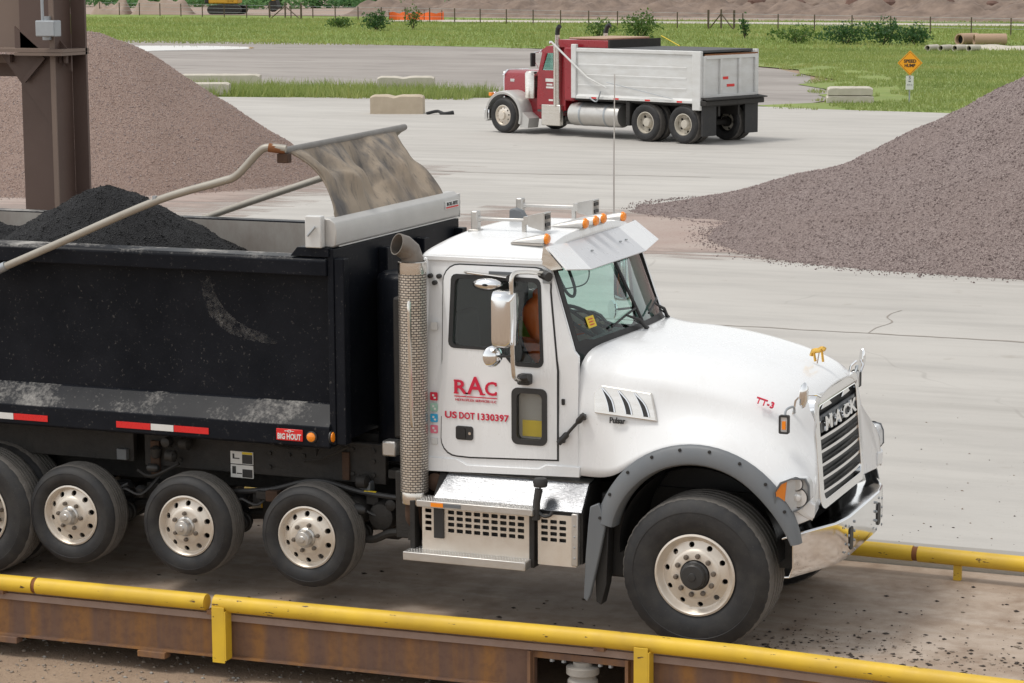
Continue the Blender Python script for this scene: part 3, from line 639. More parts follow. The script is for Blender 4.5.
m = MB(); m.tube(crom([(-4.0,-.84,.78),(-3.6,-.86,.83),(-3.2,-.84,.93),(-2.8,-.88,.88),(-2.42,-.90,.86)],5), .022, 8); m.build('air_hose', 'dark_plastic', tk)
m = MB(); m.tube(crom([(-2.95,-.9,.55),(-2.7,-.92,.52),(-2.5,-.95,.60),(-2.3,-.95,.60)],5), .03, 8); m.build('pipe', 'chassis_black', tk)
m = MB(); m.box(-2.44,-2.30,-1.02,-.55,.58,1.1); m.build('stack_bracket', 'chassis_black', tk, bevel=.01)
m = MB(); m.box(-2.58,-2.46,-.96,-.84,1.19,1.31); m.build('latch_block', 'aluminium', tk, bevel=.015)
gq = random.Random(21)
for i in range(34):                                          # valves, clips, brackets and fittings bolted along the frame
    x = gq.uniform(-5.0,-2.45); z = gq.uniform(.62,1.2); y = -.81-gq.uniform(0,.10); k = gq.random()
    if abs(x+3.86) < .2 and z > .85: continue
    if k < .4: MB().box(x-gq.uniform(.02,.07),x+gq.uniform(.02,.07),y-.03,-.79,z-gq.uniform(.02,.06),z+gq.uniform(.02,.06)).build('bracket', gq.choice(['chassis_black','chassis_black','rust_dark','grey_plastic']), tk, bevel=.006)
    elif k < .65: MB().lathe([(.02,0),(gq.uniform(.03,.055),.01),(gq.uniform(.03,.055),.08),(.02,.10)], (x,y-.04,z), gq.choice('xyz'), 12).build('valve', gq.choice(['chassis_black','dark_plastic','lug_dark']), tk)
    else:
        p0 = Vector((x,y,z)); p1 = p0+Vector((gq.uniform(-.5,.5),-.02,gq.uniform(-.15,.15))); MB().tube(crom([p0, p0.lerp(p1,.4)+Vector((0,-.03,-gq.uniform(.02,.09))), p1],6), gq.uniform(.008,.016), 6).build('air_hose', gq.choice(['dark_plastic','chassis_black']), tk)
# caution decal
m = MB(); m.box(-3.965,-3.765,-.812,-.802,1.005,1.105); m.box(-3.965,-3.765,-.812,-.802,.895,.997); dc = m.build('caution_decal', 'white_reflect', tk)
MB().box(-3.86,-3.77,-.815,-.8125,1.085,1.103).build('decal_band', 'yellow_decal', dc)
for b in ((-3.86,-3.77,1.01,1.083),(-3.86,-3.772,.90,.965),(-3.945,-3.93,1.05,1.085),(-3.945,-3.885,1.045,1.053),(-3.95,-3.918,.925,.985),(-3.91,-3.865,.925,.933)):
    MB().box(b[0],b[1],-.815,-.8125,b[2],b[3]).build('decal_drawing', 'dark_plastic', dc)

# ---- dump box
BX0, BX1 = -8.35, -2.90
for s in (-1, 1):
    m = MB()                                                # wall, top rail and skirt are sheets with real thickness
    m.yz([(s*1.05,1.50),(s*1.05,2.60),(s*1.015,2.60),(s*1.015,1.50)], BX0, BX1); w = m.build('side_wall', ['box_black'], tk, smooth=0)
    m = MB(); m.yz([(s*1.014,1.50),(s*1.014,2.715),(s*1.006,2.715),(s*1.006,1.50)], BX0, BX1-.05); m.build('liner', 'box_inner', w, smooth=0)
    MB().yz([(s*1.015,2.575),(s*1.21,2.585),(s*1.215,2.70),(s*1.195,2.722),(s*1.015,2.728)], BX0, BX1+.0).build('top_rail', 'box_black', tk, smooth=0, bevel=.008)
    MB().yz([(s*1.02,1.50),(s*1.051,1.595),(s*1.075,1.585),(s*1.218,1.435),(s*1.222,1.285),(s*1.20,1.27),(s*1.0,1.275)], BX0, BX1+.01).build('side_skirt', 'box_black', tk, smooth=0, bevel=.006)
MB().box(BX0,BX1,-1.0,1.0,1.28,1.36).build('floor', 'box_inner', tk, smooth=0)
m = MB(); m.box(BX1,BX1+.05,-1.19,1.19,1.30,2.79); fw = m.build('front_wall', 'box_black', tk, smooth=0, bevel=.006)
m = MB(); m.box(BX1-.015,BX1-.004,-1.0,1.0,1.37,2.72); m.build('liner', 'box_inner', fw, smooth=0)
for y in (-1.13,-.35,.35,1.13): MB().box(BX1+.05,BX1+.13,y-.05,y+.05,1.30,2.72).build('rib', 'box_black', fw, smooth=0, bevel=.008)
MB().xz([(BX1-.30,2.73),(BX1-.24,2.80),(BX1+.02,2.80),(BX1+.02,2.73)], -1.21,-1.03).build('corner_gusset', 'box_black', tk, smooth=0, bevel=.004)
MB().box(BX0-.06,BX0,-1.14,1.14,1.30,2.70).build('tailgate', 'box_black', tk, smooth=0, bevel=.01)
m = MB(); m.lathe([(.25,1.10),(.25,2.50),(.235,2.53),(.20,2.55),(.19,2.545),(.0,2.545)], (-2.56,-.46,0), 'z', 32); m.build('hoist_cover', 'box_black', tk)
m = MB(); m.tube([(-2.40,-.92,1.5),(-2.40,-.92,2.42)], .018, 8); m.build('conduit', 'galvanised', tk)
MB().box(-2.47,-2.36,-.97,-.82,1.34,2.42).build('cable_trunk', 'chassis_black', tk, bevel=.02)
# tarp housing along the top of the front wall
pr = [(-2.98,2.80),(-2.865,2.80),(-2.845,2.815),(-2.83,2.93),(-2.845,2.985),(-2.89,3.015),(-2.95,3.015),(-2.99,2.985)]
hg = MB().xz(pr, -1.16, 1.19).build('tarp_housing', 'grey_housing', tk, 30, bevel=.008)
MB().box(-3.06,-2.925,-1.235,-1.165,2.80,3.04).build('end_plate', 'white_paint_old', hg, bevel=.008)
MB().tube([(-3.03,-1.25,2.89),(-2.965,-1.25,2.96)], .009, 6).build('release_lever', 'galvanised', hg)
MB().box(-2.99,-2.84,1.191,1.205,2.80,3.0).build('end_cap', 'grey_housing', hg, bevel=.01)
MB().box(-2.834,-2.830,-1.12,1.15,2.803,2.812).build('drip_edge', 'white_paint_old', hg)
p_ = MB().box(-2.833,-2.824,.86,1.13,2.895,2.955).build('maker_plate', 'white_reflect', hg)
text_on('lettering', 'ROLL-RITE', .03, .22, 'black_plain', p_, (-2.8225,.995,2.935), (0,1,.0), (.0,0,1))
MB().box(-2.8238,-2.822,.87,1.12,2.90,2.912).build('stripe', 'red_reflect', p_)
# reflective tape, lamps and plate on the skirt
def tape(x0, segs):
    x = x0
    root = None
    for L, c in segs:
        m = MB(); m.box(x, x+L-.004, -1.2275, -1.2235, 1.315, 1.365); root = root or m.build('reflective_tape', c, tk)
        if root.name.startswith('reflective_tape') and m.v and x != x0: m.build('tape_strip', c, root)
        x += L
tape(-6.05, ((.15,'red_reflect'),(.21,'white_reflect'),(.32,'red_reflect')))
tape(-4.745, ((.31,'red_reflect'),(.205,'white_reflect'),(.31,'red_reflect')))
tape(-7.3, ((.31,'red_reflect'),(.205,'white_reflect'),(.31,'red_reflect')))
p_ = MB().box(-3.335,-3.11,-1.232,-1.223,1.315,1.405).build('maker_plate', 'red_reflect', tk, bevel=.004)
text_on('lettering', 'BIG HOUT', .046, .20, 'white_reflect', p_, (-3.222,-1.2335,1.348), (1,0,0), (0,0,1), bold=.03)
text_on('lettering', '-o-', .02, .08, 'white_reflect', p_, (-3.222,-1.2335,1.39), (1,0,0), (0,0,1), bold=.02)
def round_lamp(x, y, z, r, axis, name='marker_lamp', parent=None):
    m = MB(); s = -1 if axis == 'y' else 1
    m.lathe([(r*1.25,0),(r*1.25,s*.010),(r*1.02,s*.014)], (x,y,z), axis, 20); o = m.build(name, 'dark_plastic', parent or tk)
    MB().lathe([(r,s*.010),(r*.96,s*.022),(r*.6,s*.030),(0,s*.033)], (x,y,z), axis, 20).build('lens', 'amber', o); return o
round_lamp(-3.035,-1.223,1.357,.036,'y'); round_lamp(BX1+.011,-1.19,1.36,.040,'x')
# white scrape marks on the wall
m = MB(); pts = crom([(-3.98,2.46),(-3.93,2.34),(-3.86,2.22),(-3.74,2.13),(-3.58,2.07),(-3.42,2.05)] and [Vector((a,0,b)) for a,b in ((-4.0,2.50),(-3.95,2.36),(-3.86,2.24),(-3.74,2.15),(-3.58,2.09),(-3.40,2.06))], 5)
t = NT('chalk'); n1 = t.noise(t.coord(), 26, 5, .7); n2 = t.noise(t.coord((1,1,1)), 5, 3); t.set((.20,.195,.185), .95, 0)
tr = t.node('BsdfTransparent'); mx = t.node('MixShader'); t.link(t.math('MULTIPLY', t.math('MULTIPLY', t.ramp(n1, .40, .74), t.ramp(n2, .35, .65)), .6), mx.inputs[0]); t.link(tr.outputs[0], mx.inputs[1]); t.link(t.b.outputs[0], mx.inputs[2]); t.link(mx.outputs[0], t.n['Material Output'].inputs[0])
m.grid([[(q.x-.015-.075*math.sin(PI*min(1,i/len(pts)+.15)), -1.0515, q.z-.035-.03*math.sin(PI*i/len(pts))) for i, q in enumerate(pts)], [(q.x+.02, -1.0515, q.z+.02) for q in pts]]); m.build('scrape_mark', 'chalk', tk, smooth=0)

# ---- tarp, its bar and its arms
rngt = random.Random(5)
TB0, TB1 = Vector((-3.23,-1.20,3.52)), Vector((-3.39,1.20,3.53))
tb = MB().tube([TB0+Vector((0,-.02,0)), TB0, TB1, TB1+Vector((-.01,.12,0))], .027, 12).build('tarp_bar', 'bar_steel', tk)
rows = []; NV, NU = 80, 30
for j in range(NU+1):
    u = j/NU; row = []
    for i in range(NV+1):
        v = i/NV
        top = TB0.lerp(TB1, .02+v*.92); bot = Vector((-2.90, -1.02+v*2.02, 2.985)); p = top.lerp(bot, u)
        sag = .10*math.sin(PI*u)
        p.z += sag*(.12+.25*math.sin(v*9)); p.x += .030*math.sin(PI*u)*(1+.5*math.sin(v*7+1))
        f = math.sin(PI*min(u*1.1, 1))
        p.x += f*(.032*math.sin(v*19+2*u+1.5*math.sin(v*5))+.022*math.sin(v*37-3*u)+.05*noise.noise((v*6,u*3,1)))
        p.z += f*(.018*math.sin(v*29+u*5)+.035*noise.noise((v*7,u*5,3))-.03*abs(math.sin(v*8.5+1.2*u))**6)
        p.y += f*.10*(1-v)**2*1.3 - f*.08*v**3
        row.append(p)
    rows.append(row)
tp = MB().grid(rows).build('tarp', 'tarp_cloth', tk, 180); so = tp.modifiers.new('cloth', 'SOLIDIFY'); so.thickness = .006
m = MB().tube(crom([Vector(rows[k][0])+Vector((0,-.008,0)) for k in (1,8,15,22,30)],6), .008, 8); m.build('hem', 'tarp_cloth', tp)
na = crom([(-5.80,-1.30,2.50),(-5.2,-1.30,2.745),(-4.31,-1.29,3.11),(-3.75,-1.28,3.275),(-3.60,-1.28,3.33),(-3.42,-1.28,3.50),(-3.34,-1.27,3.545),(-3.20,-1.24,3.535)], 6)
a1 = MB().tube(na, .030, 12).build('tarp_arm', 'arm_pipe', tk)
MB().tube([(-5.86,-1.235,2.48),(-5.86,-1.345,2.48)], .06, 16).build('pivot', 'galvanised', a1)
MB().tube([(-5.86,-1.30,2.475),(-5.66,-1.30,2.56)], .038, 12).build('sleeve', 'galvanised', a1)
MB().tube([(-3.33,-1.27,3.545),(-3.21,-1.235,3.53)], .034, 12).build('end_sleeve', 'rust_pipe', a1)
MB().box(-3.27,-3.18,-1.26,-1.19,3.43,3.50).build('roller_bracket', 'rust_dark', a1, bevel=.006)
MB().obox((-4.30,-1.30,3.135),.03,.03,.04).build('clamp', 'galvanised', a1)
fa = crom([(-5.9,1.30,2.47),(-5.22,1.28,2.73),(-4.23,1.28,3.06),(-3.75,1.28,3.22),(-3.55,1.29,3.40),(-3.45,1.30,3.50),(-3.40,1.30,3.53)], 6)
a2 = MB().tube(fa, .030, 12).build('tarp_arm', 'arm_pipe', tk)
MB().tube([(-5.92,1.23,2.46),(-5.92,1.34,2.46)], .06, 16).build('pivot', 'galvanised', a2)

# ---- the load: a thing lying in the box
def load_h(x, y):
    a = 3.19-.74*math.sqrt(((x+5.52)*.86)**2+(y*.72)**2+.02); b = 2.82-.42*math.sqrt(((x+7.0)*.8)**2+(y*.6)**2+.03)
    return max(a, b)+.04*noise.fractal((x*2.2, y*2.2, 9), .8, 2.1, 5)+.02*noise.noise((x*11, y*11, 3))
xs = [BX0+.02+(BX1-.06-BX0)*i/120 for i in range(121)]; ys = [-1.0+2.0*i/50 for i in range(51)]
ld = MB().grid([[(x, y, max(load_h(x, y), 2.02)) for y in ys] for x in xs]).build('asphalt_load', 'asphalt_mix', None, 180)
def load_pt(g):
    while True:
        x, y = g.uniform(-7.2,-4.0), g.uniform(-.98,.98); z = load_h(x, y)
        if z > 2.4: return (x, y, z)
scatter('loose_mix', 9000, load_pt, (.004,.011), ['asphalt_mix','asphalt_mix','black_plain'], 71, ld, flat=.8)
tag(ld, 'heaped black hot asphalt mix filling the box of the white dump truck', 'asphalt')

# ---- cab shell
def ycab(z): return 1.05-max(0., z-1.95)*.10
DOOR = [(-1.11,1.29)]+[(-1.11,1.95),(-1.185,2.52)]+arc(-1.31,2.565,.125,0,90,5)+arc(-1.91,2.565,.125,90,180,5)+arc(-1.91,1.39,.125,180,270,5)+[(-1.80,1.262)]
WIN = [(-1.222,2.02),(-1.262,2.56)]+arc(-1.31,2.565,.045,20,90,3)+arc(-1.925,2.575,.04,90,180,3)+arc(-1.925,2.125,.045,180,270,3)+[(-1.60,2.078),(-1.53,2.05),(-1.48,1.995)]+[(-1.42,1.975)]+arc(-1.265,2.015,.042,270,350,3)
PEEP = rr(-1.455,-1.195,1.395,1.80,.045)
def shrink(poly, d):
    cx = sum(p[0] for p in poly)/len(poly); cy = sum(p[1] for p in poly)/len(poly); w = max(p[0] for p in poly)-min(p[0] for p in poly); h = max(p[1] for p in poly)-min(p[1] for p in poly)
    return [(cx+(x-cx)*(1-2*d/w), cy+(y-cy)*(1-2*d/h)) for x, y in poly]
SIDE = [(-.95,1.17),(-.95,2.06),(-.985,2.10),(-1.20,2.73),(-1.24,2.755),(-2.12,2.755),(-2.16,2.72),(-2.17,1.14)]
for s in (-1, 1):
    fn = lambda u, v, w, s=s: (u, s*(ycab(v)-w), v)
    MB().plate(SIDE, [shrink(WIN, -.012), shrink(PEEP, -.012)], fn, 0, .035).build('cab_side', 'white_paint', tk, 20)
    MB().plate(shrink(DOOR, -.011), [shrink(DOOR, .02)], fn, -.0035, .02).build('door_seal', 'black_plain', tk, 20)
    d = MB().plate(DOOR, [shrink(WIN, -.006), shrink(PEEP, -.006)], fn, -.011, .03).build('door', 'white_paint', tk, 20)
    MB().plate(shrink(WIN, -.008), [shrink(WIN, .022)], fn, -.016, .03).build('window_seal', 'black_plain', d, 20)
    MB().plate(shrink(WIN, .016), [], fn, .008, .013).build('pane', 'glass_side', d, 0)
    MB().plate(shrink(PEEP, -.010), [shrink(PEEP, .030)], fn, -.020, .03).build('lower_window_frame', 'dark_plastic', d, 20)
    MB().plate(shrink(PEEP, .026), [], fn, .006, .010).build('lower_pane', 'glass_clear', d, 0)
    h = MB().plate(rr(-1.915,-1.775,1.388,1.492,.02), [], fn, -.020, 0).build('handle', 'dark_plastic', d, 20, bevel=.004)
    MB().plate(rr(-1.905,-1.835,1.40,1.48,.012), [], fn, -.027, -.0195).build('grip', 'black_plain', h, 20)
    MB().lathe([(.012,0),(.011,-s*-.004 if s > 0 else -.004),(0,-.004 if s < 0 else .004)], (-1.80,s*1.071,1.44), 'y', 12).build('lock', 'chrome', h)
    MB().box(-1.665,-1.44,min(s*1.01,s*.985),max(s*1.01,s*.985),2.635,2.655).build('vent_slot', 'grey_plastic', d)
    # sill below the door
    MB().plate([(-2.16,1.13),(-.93,1.17),(-.93,1.245),(-1.20,1.245),(-1.26,1.21),(-1.82,1.195),(-1.90,1.235),(-2.16,1.235)], [], fn, -.014, .03).build('sill', 'white_paint', tk, 20, bevel=.006)
    MB().plate(rr(-1.075,-1.05,1.70,1.745,.006), [], fn, -.006, 0).build('cowl_marker', 'black_plain', tk, 20)
    # hood latch
    c0, c1 = Vector((-1.085,s*1.085,1.42)), Vector((-.885,s*1.085,1.645)); dd = c1-c0
    l = MB().tube([c0, c0+dd*.3, c0+dd*.34], [.022,.024,.016], 10).build('hood_latch', 'dark_plastic', tk)
    MB().tube([c0+dd*.3, c0+dd*.75], .012, 8).build('strap', 'dark_plastic', l); MB().tube([c0+dd*.72, c0+dd*.78, c1], [.016,.024,.022], 10).build('catch', 'dark_plastic', l)
    for q in (c0+dd*.1, c0+dd*.9): MB().box(q.x-.02,q.x+.02,min(s*1.045,s*1.08),max(s*1.045,s*1.08),q.z-.02,q.z+.02).build('mount', 'dark_plastic', l)
m = MB(); m.box(-2.20,-2.16,-1.0,1.0,1.15,2.74); m.build('cab_back', 'white_paint', tk, bevel=.015)
MB().box(-2.16,-.95,-1.0,1.0,1.12,1.18).build('cab_floor', 'interior_grey', tk)
# roof: crowned sheet, rolled down at the back and the sides
def roof_z(x, y):
    a = max(0., 1-abs(y/1.0)**3.2)**.55; r = max(0., (-x-1.95)/.30); f = max(0., (x+1.24)/.023)
    return 2.745+.165*a*(1-.75*min(1,r)**2)-.085*f*f*a
RX = [-2.235,-2.225,-2.20,-2.15,-2.08,-1.98,-1.85,-1.7,-1.5,-1.3,-1.26,-1.235,-1.222,-1.217]
RY = [-1,-.995,-.98,-.955,-.91,-.85,-.75,-.6,-.4,-.2,0]; RY = RY+[-q for q in RY[-2::-1]]
rows = []
for x in RX:
    wd = .985-(.05 if x < -2.22 else .02 if x < -2.19 else 0.); rows.append([(x, y*wd, roof_z(x, y) if x > -2.23 else 2.735) for y in RY])
m = MB(); m.grid(rows); rf = m.build('roof', 'white_paint', tk, 60); so = rf.modifiers.new('sheet', 'SOLIDIFY'); so.thickness = .03; so.offset = -1
for s in (-1, 1): MB().box(-2.20,-1.16,min(s*.955,s*.992),max(s*.955,s*.992),2.715,2.752).build('drip_rail', 'white_paint', rf, bevel=.006)
# windshield: two curved panes in a black gasket
def ws(v, u):                                              # v across -1..1, u up 0..1
    b = Vector((-.81-.185*abs(v)**2.2, v*.985, 2.145-.06*abs(v)**3)); t_ = Vector((-1.085-.105*abs(v)**2.2, v*.945, 2.695-.005*abs(v)**2))
    return b.lerp(t_, u)
def pane_grid(v0, v1, u0, u1, off=0., nv=12, nu=5):
    return [[ws(v0+(v1-v0)*i/nv, u0+(u1-u0)*j/nu)+Vector((off,0,off*.3)) for i in range(nv+1)] for j in range(nu+1)]
for a, b in ((-.955,-.012),(.012,.955)):
    MB().grid(pane_grid(a, b, .05, .98)).build('windshield', 'glass_green', tk, 180)
loop = [ws(-1+2*i/24, 0.) for i in range(25)]+[ws(1, j/6) for j in range(1, 7)]+[ws(1-2*i/24, 1.) for i in range(1, 25)]+[ws(-1, 1-j/6) for j in range(1, 6)]
inner = []
for i in range(25): inner.append(ws((-1+2*i/24)*.955, .062 if abs(i-12) < 11 else .10))
for j in range(1, 7): inner.append(ws(.955, max(.10, min(.985, j/6))))
for i in range(1, 25): inner.append(ws((1-2*i/24)*.955, .985))
for j in range(1, 6): inner.append(ws(-.955, max(.10, 1-j/6)))
o_ = Vector((.014,0,.004)); g_ = MB().grid([[p-o_*2 for p in loop]+[loop[0]-o_*2], [p+o_ for p in loop]+[loop[0]+o_], [p+o_ for p in inner]+[inner[0]+o_], [p-o_ for p in inner]+[inner[0]-o_]])
wsf = g_.build('windshield_gasket', 'black_plain', tk, 50)
MB().tube([ws(0,.04)+o_, ws(0,.5)+o_, ws(0,1.)+o_], .014, 8).build('centre_bar', 'black_plain', wsf)
# A-pillars between the gasket and the cab sides, and the cowl under the glass
for s in (-1, 1):
    MB().grid([[ws(s*.99, k/6)+Vector((0,0,0)) for k in range(7)], [Vector((-.985-.215*k/6, s*(ycab(2.10+.64*k/6)-.002), 2.10+.64*k/6)) for k in range(7)]]).build('pillar', 'white_paint', tk, 60)
MB().grid([[ws(-1+2*i/16, 0.)+Vector((.015,0,.01)) for i in range(17)], [ws((-1+2*i/16)*.96, 0.)+Vector((.045,0,-.03)) for i in range(17)], [ws((-1+2*i/16)*.9, 0.)+Vector((.03,0,-.25)) for i in range(17)]]).build('cowl', 'black_plain', tk, 60)
# yellow inspection sticker, wipers, hanging cord
q0 = ws(-.80,.20)+Vector((.006,0,.003)); q1 = ws(-.70,.20)+Vector((.006,0,.003)); q2 = ws(-.70,.34)+Vector((.006,0,.003)); q3 = ws(-.80,.34)+Vector((.006,0,.003))
stk = MB().ext([q0,q1,q2,q3], (.002,0,.001)).build('windshield_sticker', 'yellow_decal', tk, smooth=0)
qc = (q0+q2)/2
for k in (-.25,.0,.25):
    c = qc+(q3-q0)*k; MB().tube([c-(q1-q0)*.25+Vector((.004,0,.002)), c+(q1-q0)*.25+Vector((.004,0,.002))], .004, 5).build('sticker_print', 'red_decal', stk)
def wiper(v0, v1, vb):
    a = ws(vb, -.03)+Vector((.05,0,.02)); b = ws((v0+v1)/2, .20)+Vector((.035,0,.02))
    w = MB().tube([a, a.lerp(b,.45)+Vector((.02,0,.02)), b], [.016,.013,.008], 8).build('wiper_arm', 'black_plain', tk)
    MB().tube([ws(v0,.13)+Vector((.025,0,.01)), b+Vector((-.006,0,-.004)), ws(v1,.25)+Vector((.025,0,.01))], .009, 6).build('wiper_blade', 'black_plain', w)
    MB().tube([a+Vector((.0,.05,0)), a.lerp(b,.6)], .006, 6).build('wiper_rod', 'black_plain', w)
wiper(-.55,-.06,-.08); wiper(.18,.66,.62)
MB().tube(crom([ws(-.86,.97)-o_*4, ws(-.82,.70)-o_*4, ws(-.75,.62)-o_*4, ws(-.69,.72)-o_*4, ws(-.68,.97)-o_*4],6), .012, 8).build('coiled_cord', 'black_plain', tk)
MB().tube(crom([ws(-.9,.74)-o_*3, ws(-.6,.72)-o_*3, ws(-.45,.80)-o_*3, ws(-.36,.97)-o_*3],6), .005, 6).build('cord', 'black_plain', tk)
# sun visor, three white panels (the middle one reads greyer)
VB = [(-1.035,-1.04,2.700),(-1.0,-.62,2.655),(-1.0,.62,2.655),(-1.035,1.04,2.700)]; VT = [(-1.215,-.98,2.855),(-1.215,-.575,2.838),(-1.215,.575,2.838),(-1.215,.98,2.855)]
MB().grid([[ws(-1+2*i/12, 1.)+Vector((-.01,0,0)) for i in range(13)], [Vector((-1.235,(-1+2*i/12)*.96,roof_z(-1.24,-1+2*i/12)-.075)) for i in range(13)]]).build('header', 'white_paint', tk, 60)
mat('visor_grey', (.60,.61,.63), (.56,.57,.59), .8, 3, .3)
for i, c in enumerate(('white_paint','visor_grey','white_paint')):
    MB().ext([VB[i],VB[i+1],VT[i+1],VT[i]], (-.010,0,-.010)).build('visor_panel', c, tk, smooth=0, bevel=.003)
for s in (-1, 1):
    b_ = MB().ext([(-1.075,s*1.033,2.70),(-1.24,s*.985,2.855),(-1.26,s*.985,2.72),(-1.17,s*1.01,2.68)], (0,s*.004,.004)).build('visor_bracket', 'polished', tk, smooth=0)
    MB().box(-1.245,-1.18,min(s*1.0,s*.955),max(s*1.0,s*.955),2.58,2.66).build('bracket_foot', 'galvanised', b_, bevel=.008)
for y in (-.32,.32,.45): MB().lathe([(.012,0),(.012,.008),(0,.012)], (-1.107,y,2.752), 'z', 10).build('rivet', 'galvanised', tk)

# ---- on the roof: lamps, horns, aerials
for y, x, z in ((-.84,-1.28,2.862),(-.20,-1.215,2.915),(0,-1.205,2.917),(.20,-1.215,2.915),(.84,-1.28,2.862)):
    m = MB(); rows = []
    for u, hw, hh in ((-.26,.02,.006),(-.18,.033,.028),(-.05,.042,.055),(0,.044,.06)):
        rows.append([(x+u, y+hw*math.cos(a), z+max(0, hh*math.sin(a)*1.1)) for a in [PI*k/8 for k in range(9)]])
    m.grid(rows); m.xy([(x-.27,y-.02),(x,y-.052),(x,y+.052),(x-.27,y+.02)], z-.018, z-.003)
    o = m.build('clearance_lamp', 'aluminium', tk, 50)
    MB().lathe([(.040,0),(.041,.012),(.03,.028),(0,.034)], (x,y,z+.03), 'x', 16).build('lens', 'amber', o)
for y, xb in ((-.50,-1.98),(.56,-2.04)):
    z = 2.985; h = MB().tube([(xb-.02,y,z),(xb+.02,y,z),(xb+.06,y,z),(-1.56,y,z)], [.02,.03,.013,.013], 10).build('air_horn', 'aluminium', tk)
    MB().ext([(-1.58,y-.03,z-.03),(-1.58,y+.03,z-.03),(-1.58,y+.03,z+.03),(-1.58,y-.03,z+.03)], (.04,0,0)).build('throat', 'aluminium', h)
    m = MB(); m.grid([[(-1.54,y+a*.04,z+b*.04) for a, b in ((-1,-1),(1,-1),(1,1),(-1,1))], [(-1.40,y+a*.075,z+b*.07) for a, b in ((-1,-1),(1,-1),(1,1),(-1,1))], [(-1.395,y+a*.065,z+b*.06) for a, b in ((-1,-1),(1,-1),(1,1),(-1,1))], [(-1.45,y+a*.04,z+b*.03) for a, b in ((-1,-1),(1,-1),(1,1),(-1,1))]], True); m.build('bell', 'aluminium', h, 20)
    for q in (-.025,.03): MB().box(-1.402,-1.392,y-.045,y+.045,z+q-.012,z+q+.012).build('bell_slot', 'dark_plastic', h)
    MB().box(xb-.03,xb+.03,y-.035,y+.035,2.86,z+.06).build('horn_mount', 'aluminium', h, bevel=.012); MB().box(-1.60,-1.57,y-.012,y+.012,2.87,z).build('horn_stay', 'aluminium', h)
    MB().box(xb-.045,xb+.045,y-.05,y+.05,2.86,2.905).build('mount_foot', 'aluminium', h, bevel=.006)
MB().xz([(-1.98,2.88),(-1.98,2.99),(-1.93,3.005),(-1.87,2.985),(-1.80,2.88)], .16,.22).build('fin_aerial', 'grey_plastic', tk, bevel=.015)
an = MB().tube([(-1.37,.9,2.80),(-1.37,.9,3.4),(-1.365,.9,4.02)], [.008,.006,.004], 6).build('whip_aerial', 'aluminium', tk)
MB().lathe([(.02,0),(.02,.05),(.012,.09)], (-1.37,.9,2.78), 'z', 10).build('aerial_base', 'dark_plastic', an)

# ---- hood and front fenders: one lofted skin
ST = [(-.95,[(0,2.15),(.40,2.145),(.72,2.12),(.90,2.07),(.985,1.95),(1.035,1.75),(1.045,1.5),(1.05,1.185)]),
      (-.72,[(0,2.14),(.40,2.135),(.70,2.11),(.87,2.05),(.965,1.92),(1.035,1.70),(1.055,1.45),(1.065,1.175)]),
      (-.58,[(0,2.132),(.40,2.127),(.69,2.10),(.855,2.035),(.975,1.91),(1.02,1.70),(1.075,1.47),(1.12,1.25)]),
      (-.40,[(0,2.12),(.40,2.115),(.70,2.095),(.865,2.03),(.975,1.885),(1.005,1.70),(1.09,1.54),(1.16,1.40)]),
      (-.10,[(0,2.09),(.38,2.085),(.68,2.062),(.83,1.99),(.95,1.855),(.985,1.71),(1.09,1.61),(1.17,1.50)]),
      (.20,[(0,2.04),(.36,2.03),(.64,2.005),(.79,1.93),(.92,1.80),(.97,1.665),(1.09,1.58),(1.17,1.475)]),
      (.42,[(0,1.985),(.34,1.975),(.60,1.947),(.74,1.868),(.88,1.735),(.955,1.60),(1.08,1.50),(1.17,1.37)]),
      (.60,[(0,1.915),(.32,1.905),(.56,1.878),(.70,1.795),(.83,1.66),(.925,1.525),(1.07,1.41),(1.16,1.22)])]
L1 = [(.680,0,1.865),(.680,.30,1.855),(.680,.50,1.82),(.675,.645,1.74),(.685,.72,1.60),(.71,.86,1.45),(.735,1.0,1.33),(.735,1.125,1.05)]
L2 = [(.725,0,1.815),(.725,.29,1.805),(.722,.48,1.775),(.722,.62,1.69),(.735,.68,1.52),(.79,.80,1.38),(.825,.93,1.26),(.82,1.03,.985)]
def half(st): return [(st[0], y, z) for y, z in st[1]]
HS = [half(s) for s in ST]+[L1, L2]
HS[0] = [(x, y, z) for x, (_, y, z) in zip((-.775,-.79,-.85,-.925,-.955,-.955,-.955,-.955), [(0,0,2.152),(0,.40,2.15),(0,.73,2.135),(0,.93,2.095),(0,1.0,1.96),(0,1.035,1.75),(0,1.045,1.5),(0,1.05,1.185)])]
rows = []
for r_ in HS: rows.append([(x, -y, z) for x, y, z in r_[:0:-1]]+list(r_))
m = MB(); m.grid(rows)
hd = m.build('hood', 'white_paint', tk, 180)
me = hd.data
bm = bmesh.new(); bm.from_mesh(me); cl = bm.edges.layers.float.get('crease_edge') or bm.edges.layers.float.new('crease_edge')
for e in bm.edges:
    if e.is_boundary: e[cl] = 1.
SH = set()
for r_ in HS:
    for sg2 in (-1, 1): SH.add((round(r_[4][0],4), round(sg2*r_[4][1],4), round(r_[4][2],4)))
for e in bm.edges:
    if all((round(v.co.x,4), round(v.co.y,4), round(v.co.z,4)) in SH for v in e.verts): e[cl] = .9
bm.to_mesh(me); bm.free()
sb = hd.modifiers.new('smooth', 'SUBSURF'); sb.levels = 2; sb.render_levels = 2; so = hd.modifiers.new('skin', 'SOLIDIFY'); so.thickness = .012; so.offset = -1
for s in (-1, 1):
    MB().ext([(.752,s*.60,.97),(.725,s*.60,1.66),(.728,s*.625,1.66),(.738,s*.685,1.52),(.787,s*.80,1.385),(.820,s*.925,1.265),(.822,s*1.02,1.0),(.80,s*.95,.97)], (-.03,0,0)).build('fender_front', 'white_paint', hd, 30, bevel=.012)
